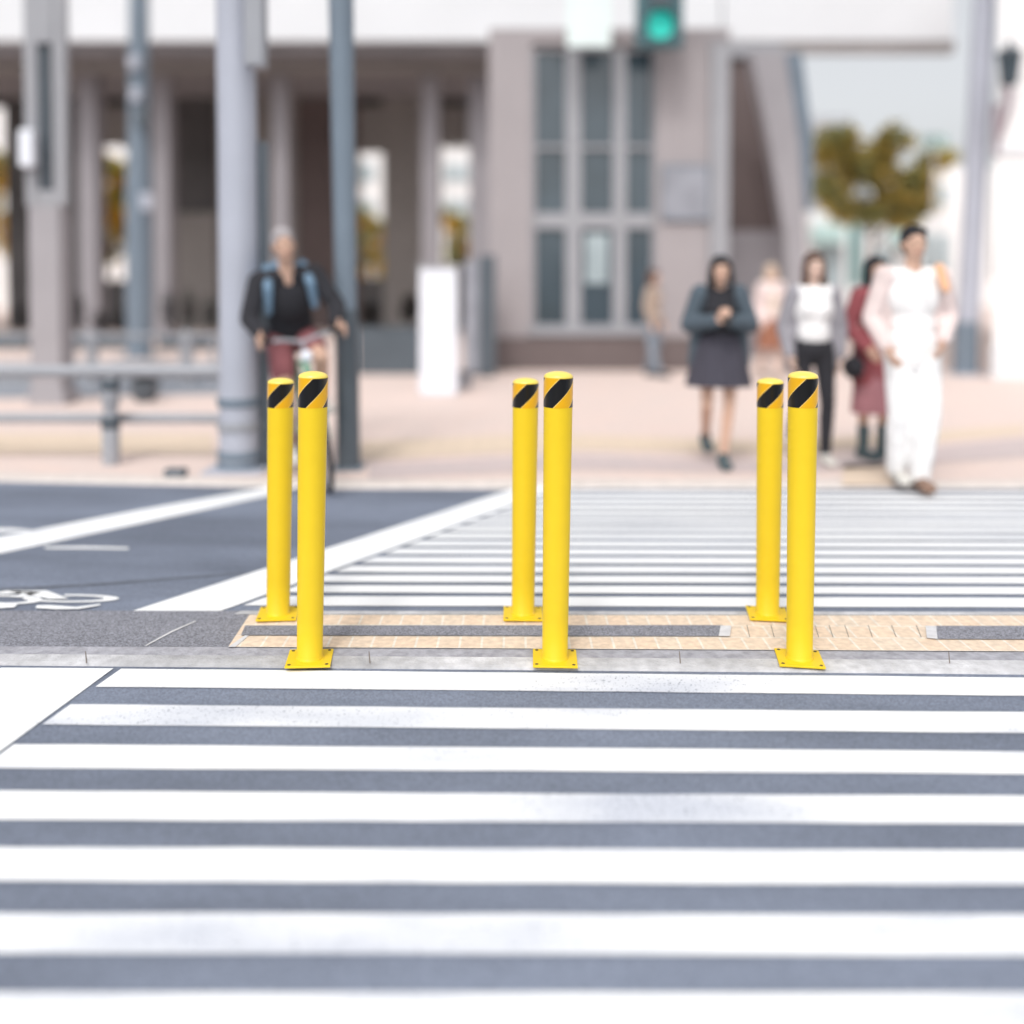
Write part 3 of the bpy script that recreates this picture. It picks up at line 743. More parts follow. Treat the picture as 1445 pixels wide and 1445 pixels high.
rt,P=pole('tall dark blue pole standing at the kerb right behind the cyclist',[(480,-80,18),(492,672,14)],7.05,'blue','signal_pole')
bm=bmesh.new(); tube(bm,(0,0,.0),(-.01,0,1.15),.085,.085,18); new('lower_sleeve',bm,M['darkpole'],rt,smooth=True)
rt,P=pole('slim blue grey pole between the pale lamp column and the big pale pole',[(196,-80,13),(196,180,14),(196,260,18),(197,498,18)],17.0,'blue','street_pole')
for (x0,x1,y0,y1,m) in ((180,194,78,96,'bluelight'),(183,196,124,142,'bluelight'),(198,212,272,296,'bluelight'),(190,208,150,175,'darkpole')):
    part('fitting',rt,M[m],[(x0,x1,y0,y1)],16.7,.12,.01)
# big pale pole with banded foot
YQ=7.0
rt,P=pole('thick pale grey utility pole with dark banded foot left of the cyclist',[(330,-80,26),(335,200,27),(338,460,28),(338,668,28)],YQ,'bluelight','utility_pole',28)
for y in (566,600,640,655):
    z=V(338,y,YQ).z-HK; bm=bmesh.new(); lathe(bm,[(.150,z-.03),(.156,z-.025),(.156,z+.025),(.150,z+.03)],32); new('band',bm,M['rail' if y in(600,) else 'blue'],rt,smooth=True)
part('side_conduit',rt,M['darkpole'],[(366,377,200,660)],YQ+.02,.06,.01)
part('signal_box',rt,M['rail'],[(344,370,-60,92)],YQ-.22,.16,.02)
# lamp column on the left with framed head
YL=10.6
rt=thing('lamp_column','pale lamp column with an open rectangular metal head at the left','lamp',(V(62,574,YL).x,YL,HK))
part('shaft',rt,M['colgrey'],[(43,83,290,574)],YL,.3,.02)
part('head_frame',rt,M['frame'],[(36,49,-60,290),(76,89,-60,290),(49.3,75.7,-60,60),(49.3,75.7,268,290)],YL,.12,.01)
part('head_core',rt,M['darkpole'],[(56,68,60,268)],YL+.05,.08,.01)
part('lamp_box',rt,M['white'],[(26,44,182,234)],YL-.16,.14,.02)
part('base_block',rt,M['colgrey'],[(38,90,552,575)],YL-.04,.38,.01)

# white pillar + dark posts
YI=11.5
rt=thing('white_pillar','plain white information pillar standing on the pavement','pillar',(V(617,560,YI).x,YI,HK))
part('body',rt,M['white'],[(592,644,378,557)],YI,.42,.02)
part('cap',rt,M['frame'],[(588,648,373,377.7)],YI-.02,.46,.005)
part('foot',rt,M['frame'],[(590,646,557.2,563)],YI-.01,.44)
rt=thing('grey_cabinet','dark grey cabinet standing behind the white pillar','cabinet',(V(676,530,13.6).x,13.6,HK))
part('body',rt,M['darkpole'],[(676,699,360,530)],13.6,.4,.02)
part('side_door',rt,M['greysign'],[(655,675.6,368,528)],13.62,.36,.02)
rt=thing('litter_stand','small dark object on the pavement behind the white pillar','bin',(V(655,560,12.2).x,12.2,HK))
part('body',rt,M['greysign'],[(648,664,528,556)],12.2,.12,.03); part('lid',rt,M['darkpole'],[(647,665,524,528)],12.19,.14,.01)

# ------------------------------------------------------------ railings
def railing(label, Y, x0, x1, rails, posts, pr, rm='rail', pm='rail', name='railing', infill=()):
    root=thing(name,label,'railing',(V((x0+x1)/2,400,Y).x,Y,HK)); o=Vector(root.location)
    for (y,w) in rails:
        bm=bmesh.new(); tube(bm,V(x0,y,Y)-o,V(x1,y+ (1.5 if Y<9 else 0),Y)-o,w*Y/FPX,None,16); new('rail',bm,M[rm],root,smooth=True)
    for (x,ytop,r) in posts:
        t=V(x,ytop,Y)-o; bm=bmesh.new(); tube(bm,(t.x,0.03,0),(t.x,.03,t.z),r*Y/FPX,None,18); ball(bm,(t.x,.03,t.z),r*Y/FPX,2); new('post',bm,M[pm],root,smooth=True)
    for (a,b,y0,y1) in infill:
        part('panel',root,M['rail'],[(a,b,y0,y1)],Y+.05,.03)
    return root
railing('grey kerbside railing with one stout capped post left of the utility pole',7.35,-260,318,[(589,7.5),(523,9)],[(-140,540,12)],0)
rt=thing('kerb_post','stout grey metal post with dark collar standing at the kerb','bollard',(V(157,664,7.2).x,7.2,HK))
bm=bmesh.new(); r=12*7.2/FPX; zt=V(157,534,7.2).z-HK; lathe(bm,[(r,0),(r,zt*.55),(r*.8,zt*.58),(r*.8,zt*.66),(r,zt*.7),(r,zt*.95),(r*.6,zt),(0.001,zt+.01)],24); new('shaft',bm,M['rail'],rt,smooth=True)
bm=bmesh.new(); lathe(bm,[(r+.002,zt*.86),(r+.006,zt*.87),(r+.006,zt*.99),(r+.002,zt)],24); new('collar',bm,M['darkpole'],rt,smooth=True)
bm=bmesh.new(); lathe(bm,[(r+.002,zt*.42),(r+.006,zt*.43),(r+.006,zt*.56),(r+.002,zt*.57)],24); new('lower_band',bm,M['darkpole'],rt,smooth=True)
railing('pale railing on short posts running in front of the dark planters',12.5,-260,312,[(515,5),(474,3.5)],[(-60,474,7),(98,474,6),(128,474,8),(262,474,9),(300,474,4)],0,infill=((-200,40,520,545),))
rt=thing('dark_post','thin dark post with grey rings between the utility pole and the bollards','post',(V(371,662,7.3).x,7.3,HK))
bm=bmesh.new(); zt=V(371,478,7.3).z-HK; tube(bm,(0,0,0),(0,0,zt),.052,.052,20); ball(bm,(0,0,zt),.052); new('shaft',bm,M['darkpole'],rt,smooth=True)
for y in (524,585,608):
    z=V(371,y,7.3).z-HK; bm=bmesh.new(); lathe(bm,[(.053,z-.035),(.058,z-.03),(.058,z+.03),(.053,z+.035)],24); new('ring',bm,M['rail'],rt,smooth=True)
rt=thing('wheel_stop','small dark rubber block lying on the kerb edge at the left','block',G(248,672,HK))
bm=bmesh.new(); box(bm,(-.07,-.05,0),(.07,.05,.055),.015); new('body',bm,M['darkpole'],rt)
bm=bmesh.new(); box(bm,(-.055,-.052,.015),(.055,-.046,.03)); new('reflector',bm,M['rail'],rt)
rt=thing('round_planter','dark round pot standing behind the kerbside railing','planter',(V(205,562,10.9).x,10.9,HK))
bm=bmesh.new(); lathe(bm,[(.08,0),(.13,.05),(.16,.2),(.165,.24),(.15,.24),(.14,.18),(0.001,.17)],24); new('pot',bm,M['darkpole'],rt,smooth=True)
bm=bmesh.new(); leaves(bm,[(Vector((0,0,.26)),(.14,.14,.09))],400,.02,random.Random(2)); new('plant',bm,[M['shrub'],M['shrub2']],rt)

# ------------------------------------------------------------ people
def solid(name, bm, voxel, m, parent, smooth_it=6):
    bmesh.ops.recalc_face_normals(bm, faces=bm.faces[:])
    me=bpy.data.meshes.new('tmp'); bm.to_mesh(me); bm.free()
    o=bpy.data.objects.new('tmp',me); COL.objects.link(o)
    r=o.modifiers.new('r','REMESH'); r.mode='VOXEL'; r.voxel_size=voxel
    s=o.modifiers.new('s','SMOOTH'); s.iterations=smooth_it; s.factor=.5
    dg=bpy.context.evaluated_depsgraph_get(); dg.update()
    em=bpy.data.meshes.new_from_object(o.evaluated_get(dg))
    bpy.data.objects.remove(o); bpy.data.meshes.remove(me)
    em.name=name
    for p in em.polygons: p.use_smooth=True
    em.materials.clear(); em.materials.append(m)
    q=bpy.data.objects.new(name,em); COL.objects.link(q); q.parent=parent
    return q
def cap(bm,a,b,ra,rb):
    a=Vector(a); b=Vector(b)
    if (b-a).length>1e-4: tube(bm,a,b,ra,rb,16)
    ball(bm,a,ra,2); ball(bm,b,rb,2)
def mid(a,b,t): return Vector(a).lerp(Vector(b),t)
class Fig:
    """joints in metres for a 1.75 m figure facing -Y; s scales"""
    def __init__(f, s=1.0, woman=False, **k):
        f.s=s; f.w=woman
        sw=.155 if woman else .176
        f.J=dict(pel=(0,0,.95),belly=(0,-.005,1.08),chest=(0,-.005,1.27),neck=(0,.0,1.45),head=(0,-.015,1.625),
            shL=(sw,0,1.415),elL=(sw+.06,.03,1.13),wrL=(sw+.05,-.06,.89),
            shR=(-sw,0,1.415),elR=(-sw-.06,.03,1.13),wrR=(-sw-.05,-.06,.89),
            hipL=(.09,0,.91),knL=(.10,-.02,.49),anL=(.10,.02,.085),
            hipR=(-.09,0,.91),knR=(-.10,-.02,.49),anR=(-.10,.02,.085))
        f.J.update(k)
        f.J={n:Vector(v)*s for n,v in f.J.items()}
    def arm(f,bm,S,e=0,to=1.0):
        J=f.J; s=f.s; k=.85 if f.w else 1
        cap(bm,J['sh'+S],J['el'+S],.052*s*k+e,.040*s*k+e)
        if to>0:
            w=mid(J['el'+S],J['wr'+S],to); cap(bm,J['el'+S],w,.040*s*k+e,(.040-.014*to)*s*k+e)
    def leg(f,bm,S,e=0,to=1.0,flare=0):
        J=f.J; s=f.s; k=.92 if f.w else 1
        cap(bm,J['hip'+S],J['kn'+S],.082*s*k+e,.053*s*k+e+flare*.5)
        calf=mid(J['kn'+S],J['an'+S],.3)+Vector((0,.012*s,0))
        if to>0:
            cap(bm,J['kn'+S],calf,.051*s*k+e+flare*.5,.053*s*k+e+flare*.7); cap(bm,calf,mid(calf,J['an'+S],to),.052*s*k+e+flare*.7,(.036)*s*k+e+flare)
    def torso(f,bm,e=0,low=True):
        J=f.J; s=f.s; W=f.w
        up=(J['chest']-J['pel'])
        ball(bm,J['chest'],((.135 if W else .158)*s+e,.10*s+e,.17*s+e),3)
        ball(bm,J['belly'],((.118 if W else .138)*s+e,.088*s+e,.15*s+e),3)
        if low: ball(bm,J['pel'],((.158 if W else .152)*s+e,.105*s+e,.12*s+e),3)
        for S in 'LR': cap(bm,mid(J['chest'],J['neck'],.75),J['sh'+S],.052*s+e,.055*s*(.85 if W else 1)+e)
        if W:
            for x in(-.06,.06): ball(bm,J['chest']+Vector((x*s,-.075*s,-.0*s)),.05*s+e*.7,2)
    def foot(f,bm,S,e=0,d=Vector((0,-1,0))):
        J=f.J; s=f.s; a=J['an'+S]; 
        h=a+Vector((0,.02*s,-.045*s)); t=h+d*.16*s; t.z=max(h.z-.005*s,.03*s) if a.z<.2*s else h.z-.03*s
        cap(bm,a,h,.034*s+e,.038*s+e); cap(bm,h,t,.036*s+e,.030*s+e); ball(bm,t+d*.02*s,(.042*s+e,.045*s+e,.028*s+e),2)
    def hand(f,bm,S,curl=.5,dirv=None):
        J=f.J; s=f.s; w=J['wr'+S]; d=(w-J['el'+S]).normalized() if dirv is None else Vector(dirv).normalized()
        side=1 if S=='L' else -1
        inn=Vector((-side,0,0)); inn=(inn-d*inn.dot(d)).normalized(); br=d.cross(inn).normalized()   # br: breadth across the knuckles
        if br.y>0: br=-br                                  # thumb side to the front
        pc=w+d*.045*s
        cap(bm,w,pc,.022*s,.026*s)
        for k in(-1,-.33,.33,1): cap(bm,w+d*.02*s+br*k*.012*s,w+d*.085*s+br*k*.030*s,.014*s,.0115*s)
        for i,(k,L) in enumerate(((1,.070),(.36,.080),(-.3,.074),(-.95,.058))):
            a=w+d*.085*s+br*k*.031*s
            d1=(d+inn*.35*curl+br*k*.10).normalized(); b=a+d1*L*.5*s; d2=(d+inn*(1.3*curl)+br*k*.08).normalized(); c=b+d2*L*.5*s
            cap(bm,a,b,.0098*s,.009*s); cap(bm,b,c,.009*s,.0075*s)
        a=w+d*.025*s+br*.028*s; b=a+(d*.6+br*.8+inn*.2).normalized()*.038*s; c=b+(d*.9+inn*.5*curl+br*.15).normalized()*.03*s
        cap(bm,a,b,.013*s,.0105*s); cap(bm,b,c,.0105*s,.0085*s)
    def headm(f,bm):
        J=f.J; s=f.s; h=J['head']; 
        cap(bm,J['neck']-Vector((0,0,.06*s)),mid(J['neck'],h,.45),.058*s*(.85 if f.w else 1),.05*s*(.85 if f.w else 1))
        ball(bm,h+Vector((0,.01,.025))*s,(.074*s,.092*s,.092*s),3)
        ball(bm,h+Vector((0,-.018,-.045))*s,(.056*s,.066*s,.068*s),3)
        ball(bm,h+Vector((0,-.05,-.085))*s,(.030*s,.026*s,.022*s),2)
        cap(bm,h+Vector((0,-.082,.012))*s,h+Vector((0,-.100,-.028))*s,.009*s,.014*s)
        for x in(-1,1):
            ball(bm,h+Vector((x*.074,.005,-.005))*s,(.010*s,.018*s,.030*s),2)
            ball(bm,h+Vector((x*.034,-.060,-.022))*s,(.02*s,.02*s,.018*s),2)
def eyes(f,root):
    s=f.s;h=f.J['head']
    for x in(-1,1):
        bm=bmesh.new(); ball(bm,h+Vector((x*.030,-.076,.010))*s,(.013*s,.009*s,.007*s),2); new('eye',bm,M['eye'],root,smooth=True)
    bm=bmesh.new(); ball(bm,h+Vector((0,-.080,-.054))*s,(.022*s,.010*s,.006*s),2); new('mouth',bm,M['lip'],root,smooth=True)
def body(f,root,skin='skin',curl=.5,hd=None,feet=True):
    bm=bmesh.new(); f.torso(bm); f.headm(bm)
    for S in'LR':
        f.arm(bm,S); f.leg(bm,S); f.hand(bm,S,curl,(hd or {}).get(S)); f.foot(bm,S)
    b=solid('body',bm,.0062*f.s,M[skin],root,3); eyes(f,root); return b
def hair(f,root,style,m):
    s=f.s;h=f.J['head'];bm=bmesh.new()
    ball(bm,h+Vector((0,.022,.040))*s,(.084*s,.098*s,.092*s),3)
    if style=='short':
        for x in(-1,1): ball(bm,h+Vector((x*.062,.03,.0))*s,(.022*s,.05*s,.045*s),2)
        ball(bm,h+Vector((0,.06,-.02))*s,(.065*s,.045*s,.07*s),2)
        for i in range(9): ball(bm,h+Vector((-.055+.0137*i,-.060,.082+.01*math.sin(i*2)))*s,(.02*s,.022*s,.02*s),1)
    elif style in('long','bob'):
        L=-.22 if style=='long' else -.10
        for x in(-1,1): cap(bm,h+Vector((x*.070,.0,.03))*s,h+Vector((x*.085,-.005,L))*s,.030*s,.030*s)
        cap(bm,h+Vector((0,.06,.0))*s,h+Vector((0,.075,L))*s,.07*s,.06*s)
        for i in range(9): ball(bm,h+Vector((-.055+.0137*i,-.068,.072))*s,(.017*s,.018*s,.024*s),1)
    elif style=='bun':
        ball(bm,h+Vector((0,.06,.115))*s,.045*s,2); ball(bm,h+Vector((0,.055,-.02))*s,(.068*s,.05*s,.07*s),2)
        for x in(-1,1): ball(bm,h+Vector((x*.068,.0,.01))*s,(.02*s,.04*s,.06*s),2)
    return solid('hair',bm,.009*s,M[m],root,3)
def top(f,root,m,name='top',e=.014,sleeve=1.0,longz=None,flare=0.0,low=True):
    bm=bmesh.new(); f.torso(bm,e,low)
    for S in'LR':
        if sleeve>=0:
            if sleeve>.05: f.arm(bm,S,e*.9+.004,min(1,sleeve)*.93)
            else: f.arm(bm,S,e*.9+.006,0)
    if longz is not None:
        J=f.J;s=f.s
        for x in(-1,1): cap(bm,J['pel']+Vector((x*.06*s,0,.02)),Vector((J['pel'].x+x*(.07+flare)*s,J['pel'].y,longz*s)),.10*s+e,.09*s+e)
        cap(bm,J['pel'],Vector((J['pel'].x,J['pel'].y,longz*s)),.11*s+e,.11*s+e+flare*s*.4)
    ob=solid(name,bm,.010*f.s,M[m],root,4)
    return ob
def trousers(f,root,m,e=.014,to=1.0,name='trousers',flare=0.0):
    bm=bmesh.new(); J=f.J;s=f.s
    ball(bm,J['pel'],((.158 if f.w else .152)*s+e,.105*s+e,.115*s+e),3)
    for S in'LR': f.leg(bm,S,e,to,flare)
    return solid(name,bm,.010*s,M[m],root,4)
def shoes(f,root,m,e=.010,high=0):
    for S in'LR':
        bm=bmesh.new(); f.foot(bm,S,e)
        if high: cap(bm,f.J['an'+S],mid(f.J['an'+S],f.J['kn'+S],high),.045*f.s,.055*f.s)
        solid('shoe',bm,.009*f.s,M[m] if not isinstance(m,dict) else M[m[S]],root,2)
def skirt(f,root,m,hem,z0=1.04,w=.17,wh=.25,dep=.17,name='skirt',folds=11,amp=.012):
    s=f.s;bm=bmesh.new();n=72;rows=[]
    P=f.J['pel']
    for k in range(9):
        t=k/8; z=(z0+(hem-z0)*t)*s; ring=[]
        for i in range(n):
            a=2*PI*i/n; fo=1+amp*8*t*math.sin(folds*a)*.35
            ring.append(bm.verts.new((P.x+(w*.88+(wh-w*.88)*t**.8)*s*math.cos(a)*fo,P.y+(.125+(dep-.125)*t)*s*math.sin(a)*fo,z)))
        rows.append(ring)
    for a,b in zip(rows,rows[1:]):
        for i in range(n): bm.faces.new((a[i],a[(i+1)%n],b[(i+1)%n],b[i]))
    bm.faces.new(rows[0]); 
    return new(name,bm,M[m],root,smooth=True)
def person(label,px,py,s,yaw=0,Y=None,group='people walking towards the crossing'):
    p=G(px,py,HK)
    if Y is not None: p=Vector((V(px,py,Y).x,Y,HK))
    return thing('person',label,'person',p,(0,0,math.radians(yaw)),group)

# dark haired girl reading a phone
r=person('person in dark top and short dark skirt looking down at a phone in both hands',1014,657,1,-4); s=.895
f=Fig(s,True,head=(0,-.06,1.60),elL=(.25,-.02,1.16),wrL=(.055,-.24,1.20),elR=(-.25,-.02,1.16),wrR=(-.055,-.24,1.20),
      knL=(.075,-.05,.50),anL=(.03,-.06,.085),hipR=(-.09,0,.91),knR=(-.10,-.02,.50),anR=(-.07,.30,.20))
body(f,r,'skin',.9,{'L':(-.3,-.5,.5),'R':(.3,-.5,.5)}); hair(f,r,'bob','hair_black'); top(f,r,'c_black',e=.016,sleeve=-1)
bm=bmesh.new()
for S,x in(('L',1),('R',-1)): f.arm(bm,S,.034,.90)
J=f.J
for x in(-1,1):
    cap(bm,Vector((x*.15,.02,1.36))*s,Vector((x*.20,.03,.84))*s,.065*s,.055*s)
cap(bm,Vector((-.14,.06,1.40))*s,Vector((.14,.06,1.40))*s,.06*s,.06*s)
ball(bm,Vector((0,.07,1.15))*s,(.19*s,.07*s,.3*s),3)
solid('jacket',bm,.011*s,M['c_greyblue'],r,4)
skirt(f,r,'c_charcoal',.66,1.08,.18,.27,.21); shoes(f,r,'c_shoe',.012)
ph=thing('phone','dark phone held in both hands by the person in the dark skirt','phone',Vector(r.location)+Vector((0,-.30*s,1.25*s)),(math.radians(-35),0,0))
bm=bmesh.new(); box(bm,(-.036,-.004,-.07),(.036,.004,.07),.003); new('case',bm,M['black'],ph)
bm=bmesh.new(); box(bm,(-.033,.0042,-.064),(.033,.0052,.064)); new('screen',bm,M['glass'],ph)

# fair haired person behind
r=person('person with fair hair in pale pink cardigan and brown skirt, farther back than the others',1087,533,1,5); s=.90
f=Fig(s,True,knL=(.09,-.08,.49),anL=(.08,-.10,.085),anR=(-.09,.16,.10))
body(f,r,'pale_skin'); hair(f,r,'long','hair_blond'); top(f,r,'c_pink',name='cardigan',e=.022,longz=.80); skirt(f,r,'c_brown',.45,1.0,.16,.22,.17); shoes(f,r,'c_tan')
bm=bmesh.new(); ball(bm,Vector((0,-.10,1.15))*s,(.07*s,.045*s,.24*s),3); solid('blouse',bm,.01,M['c_cream'],r)

# white shirt, dark trousers
r=person('person in white shirt, open grey cardigan and black trousers in mid stride',1146,654,1,0); s=.90
f=Fig(s,True,knL=(.11,-.04,.49),anL=(.10,-.02,.085),knR=(-.09,-.0,.50),anR=(-.08,.30,.20),elL=(.24,.05,1.13),wrL=(.22,.02,.88),elR=(-.24,.02,1.13),wrR=(-.22,-.10,.90))
body(f,r,'pale_skin'); hair(f,r,'long','hair_brown'); top(f,r,'c_white',name='shirt',e=.018,sleeve=0,low=False); trousers(f,r,'c_black',.012); shoes(f,r,'c_shoepale')
bm=bmesh.new()
for S in'LR': f.arm(bm,S,.026,.92)
for x in(-1,1): cap(bm,Vector((x*.145,.03,1.36))*s,Vector((x*.17,.04,.80))*s,.06*s,.06*s)
ball(bm,Vector((0,.07,1.12))*s,(.17*s,.06*s,.33*s),3)
solid('cardigan',bm,.011*s,M['c_grey'],r,4)

# maroon coat
r=person('person in long maroon coat and black boots partly hidden behind the person in white',1232,647,1,18); s=.885
f=Fig(s,True,knL=(.08,-.04,.49),anL=(.09,.0,.085),knR=(-.09,-.0,.49),anR=(-.08,.03,.085),elR=(-.25,.02,1.14),wrR=(-.20,-.16,.97))
body(f,r,'skin'); hair(f,r,'long','hair_black'); top(f,r,'c_maroon',name='coat',e=.026,longz=.70,flare=.02); skirt(f,r,'c_dustyrose',.40,.95,.17,.20,.16); shoes(f,r,'c_shoe',.014,.45)
bm=bmesh.new(); ball(bm,Vector((-.25,-.05,.80))*s,(.07*s,.12*s,.10*s),3); cap(bm,Vector((-.24,-.05,.90))*s,Vector((-.17,0,1.40))*s,.012,.012); solid('shoulder_bag',bm,.009,M['c_black'],r)

# man in white
r=person('person in white top and white trousers with orange strap on one shoulder, nearest walker',1285,688,1,-3); s=.985
f=Fig(s,False,elL=(.26,.05,1.14),wrL=(.15,-.13,.98),elR=(-.26,.03,1.13),wrR=(-.21,-.14,.94),knL=(.085,-.08,.49),anL=(.05,-.02,.085),knR=(-.085,-.03,.49),anR=(-.06,.10,.11))
body(f,r,'skin',.7); hair(f,r,'short','hair_black'); top(f,r,'c_white',name='shirt',e=.010,sleeve=0,longz=.86)
trousers(f,r,'c_white',.017,1.0,flare=.016); shoes(f,r,{'L':'c_shoebrown','R':'c_shoepale'},.012)
bm=bmesh.new()
for S in'LR': f.arm(bm,S,.022,.90)
for x in(-1,1): cap(bm,Vector((x*.165,.03,1.38))*s,Vector((x*.155,.04,.92))*s,.048*s,.05*s)
ball(bm,Vector((0,.08,1.17))*s,(.155*s,.05*s,.28*s),3)
solid('overshirt',bm,.011,M['c_pink'],r,4)
bm=bmesh.new(); cap(bm,Vector((.15,-.06,1.47))*s,Vector((.17,-.12,1.33))*s,.032,.028); cap(bm,Vector((.15,-.06,1.47))*s,Vector((.16,.09,1.40))*s,.032,.032); solid('shoulder_strap',bm,.009,M['c_orange'],r)

# small figure near the building
r=person('small figure in tan top and blue grey trousers standing far back by the window building',921,531,1,60); s=.86
f=Fig(s,True,anL=(.09,.12,.085),anR=(-.09,-.14,.085))
body(f,r,'skin'); hair(f,r,'bob','hair_brown'); top(f,r,'c_tan',e=.02); trousers(f,r,'c_bluegrey',.02); shoes(f,r,'c_black')

# ------------------------------------------------------------ cyclist and bicycle
fw=G(463,694,0.0); yaw=math.radians(20)
cdir=Vector((-math.sin(yaw),math.cos(yaw),0))
loc=fw+cdir*.52
rotm=(0,math.radians(-8),yaw)
bk=thing('bicycle','green framed bicycle ridden towards the crossing at the kerb','bicycle',loc,rotm)
bk.rotation_mode='XYZ'
def wheel(y):
    c=Vector((0,y,.335)); 
    bm=bmesh.new(); n=48; R=.318
    for i in range(n):
        a0=2*PI*i/n;a1=2*PI*(i+1)/n; tube(bm,c+Vector((0,R*math.cos(a0),R*math.sin(a0))),c+Vector((0,R*math.cos(a1),R*math.sin(a1))),.018,.018,8,False)
    w=new('wheel',bm,M['black'],bk,smooth=True)
    bm=bmesh.new()
    for i in range(n):
        a0=2*PI*i/n;a1=2*PI*(i+1)/n;R2=.295; tube(bm,c+Vector((0,R2*math.cos(a0),R2*math.sin(a0))),c+Vector((0,R2*math.cos(a1),R2*math.sin(a1))),.010,.010,6,False)
    new('rim',bm,M['rail'],w)
    bm=bmesh.new()
    for i in range(20):
        a=2*PI*i/20; tube(bm,c+Vector((.02*(-1)**i,0,0)),c+Vector((0,.295*math.cos(a),.295*math.sin(a))),.0015,.0015,4,False)
    tube(bm,c-Vector((.04,0,0)),c+Vector((.04,0,0)),.018); new('spokes',bm,M['rail'],w)
wheel(-.52); wheel(.52)
M['green']=mat('green_frame',(0.16,0.45,0.30),.35,.05,5,coat=.4)
bm=bmesh.new()
HT=(0,-.37,.86);HD=(0,-.40,.70);BB=(0,.07,.29);ST=(0,.20,.80)
tube(bm,HT,HD,.024);tube(bm,HD,BB,.021);tube(bm,HT,ST,.018);tube(bm,BB,ST,.018)
for x in(-1,1): tube(bm,(x*.02,.07,.29),(x*.06,.52,.335),.011);tube(bm,(x*.02,.20,.78),(x*.06,.52,.335),.009)
new('frame',bm,M['green'],bk,smooth=True)
bm=bmesh.new(); tube(bm,HD,(0,-.415,.66),.024)
for x in(-1,1): tube(bm,(x*.05,-.415,.67),(x*.055,-.52,.335),.013)
tube(bm,(-.06,-.415,.67),(.06,-.415,.67),.016); new('fork',bm,M['green'],bk,smooth=True)
bm=bmesh.new(); tube(bm,(0,.20,.79),(0,.215,.88),.012); new('seat_post',bm,M['rail'],bk)
bm=bmesh.new(); ball(bm,(0,.26,.90),(.075,.11,.03),3); ball(bm,(0,.14,.90),(.03,.11,.022),3); solid('saddle',bm,.008,M['black'],bk)
bm=bmesh.new(); tube(bm,HT,(0,-.36,.99),.014); 
for x in(-1,1): tube(bm,(0,-.36,.99),(x*.12,-.38,1.02),.012);tube(bm,(x*.12,-.38,1.02),(x*.29,-.34,1.03),.012)
hb=new('handlebar',bm,M['rail'],bk,smooth=True)
for x in(-1,1): bm=bmesh.new(); tube(bm,(x*.19,-.363,1.024),(x*.30,-.338,1.031),.017); new('grip',bm,M['black'],hb)
bm=bmesh.new(); tube(bm,(-.07,.07,.29),(.07,.07,.29),.02); tube(bm,(.07,.07,.29),(.08,.02,.45),.01); tube(bm,(-.07,.07,.29),(-.08,.12,.13),.01); tube(bm,(.045,.07,.29),(.05,.07,.29),.09,None,28); new('crankset',bm,M['darkpole'],bk)
for p in((.13,.02,.45),(-.13,.12,.13)): bm=bmesh.new(); box(bm,(p[0]-.045,p[1]-.04,p[2]-.01),(p[0]+.045,p[1]+.04,p[2]+.01)); new('pedal',bm,M['black'],bk)
bm=bmesh.new(); ball(bm,(0,-.46,.90),.04,2); tube(bm,(0,-.46,.90),(0,-.37,.88),.012); new('front_light',bm,M['white'],bk)

cy=thing('person','person in black jacket and red shorts with blue backpack straps riding the bicycle','person',loc,rotm)
f=Fig(1.0,False,pel=(0,.19,1.01),belly=(0,.13,1.13),chest=(0,.02,1.30),neck=(0,-.05,1.46),head=(0,-.12,1.64),
  shL=(.19,-.02,1.42),elL=(.30,-.12,1.18),wrL=(.245,-.30,1.065),shR=(-.19,-.02,1.42),elR=(-.30,-.12,1.18),wrR=(-.245,-.30,1.065),
  hipL=(.09,.17,.98),knL=(.13,-.20,.85),anL=(.13,.02,.55),hipR=(-.09,.17,.98),knR=(-.13,-.10,.62),anR=(-.13,.11,.23))
body(f,cy,'skin',1.3,{'L':(.45,-.75,-.35),'R':(-.45,-.75,-.35)})
hair(f,cy,'short','hair_grey'); top(f,cy,'c_black',name='jacket',e=.022)
bm=bmesh.new(); ball(bm,f.J['pel'],(.165,.118,.125),3)
for S in 'LR': cap(bm,f.J['hip'+S],mid(f.J['hip'+S],f.J['kn'+S],.62),.098,.088)
solid('shorts',bm,.009,M['c_red'],cy,3)
shoes(f,cy,'c_shoepale',.012)
bm=bmesh.new()
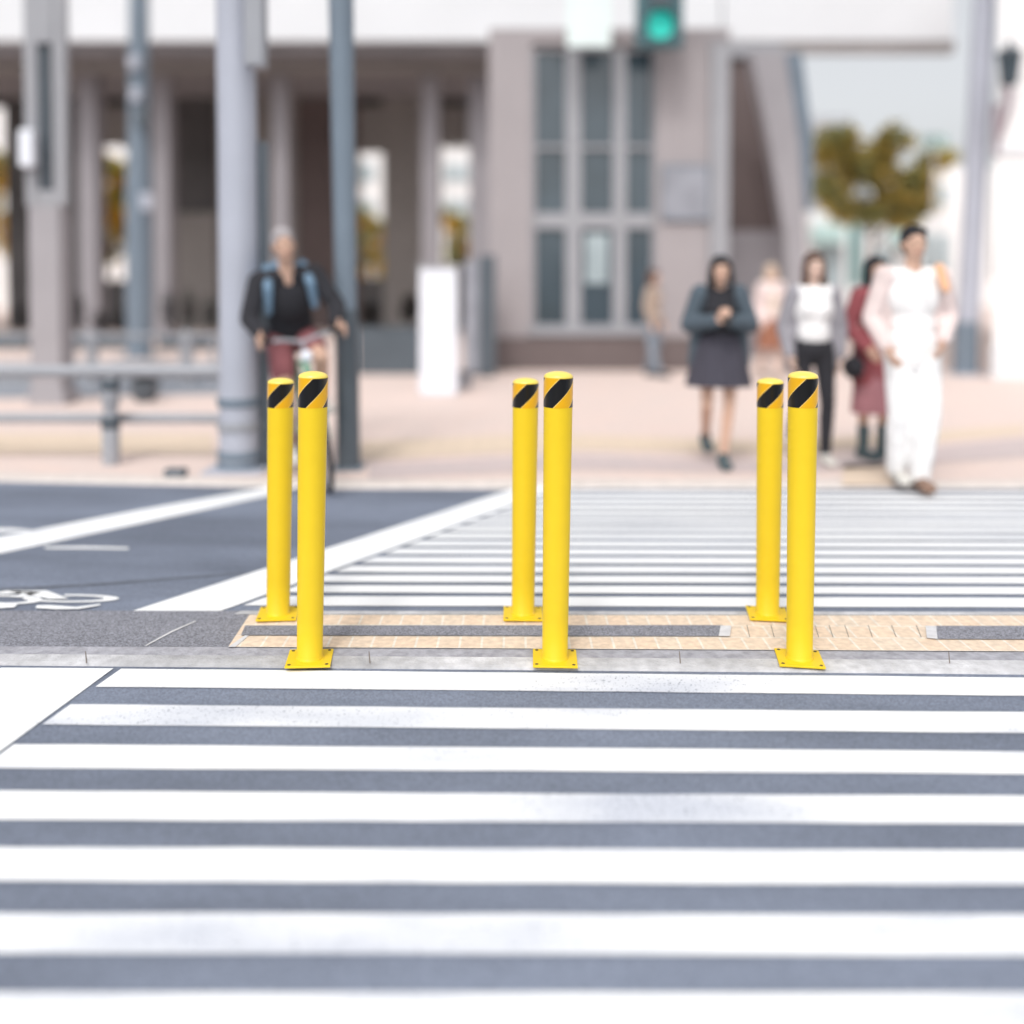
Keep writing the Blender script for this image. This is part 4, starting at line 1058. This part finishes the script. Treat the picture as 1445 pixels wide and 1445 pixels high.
for x in(-1,1): cap(bm,(x*.12,.0,1.50),(x*.145,-.115,1.36),.036,.034); cap(bm,(x*.145,-.115,1.36),(x*.16,-.06,1.20),.034,.026); cap(bm,(x*.12,0,1.50),(x*.11,.12,1.46),.034,.034)
ball(bm,(0,.20,1.32),(.17,.10,.23),3)
solid('backpack',bm,.009,M['c_blue'],cy,3)

# ------------------------------------------------------------ sky, sun, camera
w=bpy.data.worlds.new('World'); sc.world=w; w.use_nodes=True; N=w.node_tree.nodes; L=w.node_tree.links
bg=N['Background']; sky=N.new('ShaderNodeTexSky'); sky.sky_type='NISHITA'; sky.sun_disc=False
SE=math.radians(52); SR=math.radians(-165)     # sun behind the camera, to the left
sky.sun_elevation=SE
sky.air_density=1.0; sky.dust_density=4.0; sky.ozone_density=1.0
hs=N.new('ShaderNodeHueSaturation'); hs.inputs['Saturation'].default_value=0.16; hs.inputs['Value'].default_value=1.27
L.new(sky.outputs['Color'],hs.inputs['Color']); L.new(hs.outputs['Color'],bg.inputs['Color']); bg.inputs['Strength'].default_value=0.15
ld=bpy.data.lights.new('sun','SUN'); ld.energy=0.9; ld.angle=math.radians(10); ld.color=(1,.965,.92)
lo=bpy.data.objects.new('sun',ld); COL.objects.link(lo)
dirn=Vector((math.sin(SR)*math.cos(SE),math.cos(SR)*math.cos(SE),math.sin(SE)))   # towards the sun
lo.rotation_euler=dirn.to_track_quat('Z','Y').to_euler()
sky.sun_rotation=SR
cd=bpy.data.cameras.new('camera'); co=bpy.data.objects.new('camera',cd); COL.objects.link(co)
co.location=CAM; co.rotation_euler=(PI/2-TH,0,0)
cd.sensor_width=36; cd.lens=36*FPX/IMG; cd.shift_y=(CY-IMG/2)/IMG; cd.clip_end=2000; cd.clip_start=.05
cd.dof.use_dof=True; cd.dof.focus_distance=3.60; cd.dof.aperture_fstop=(cd.lens/1000)/0.082; cd.dof.aperture_blades=0
sc.camera=co
sc.view_settings.view_transform='Standard'; sc.view_settings.look='None'; sc.view_settings.exposure=0
sc.render.resolution_x=1024; sc.render.resolution_y=1024
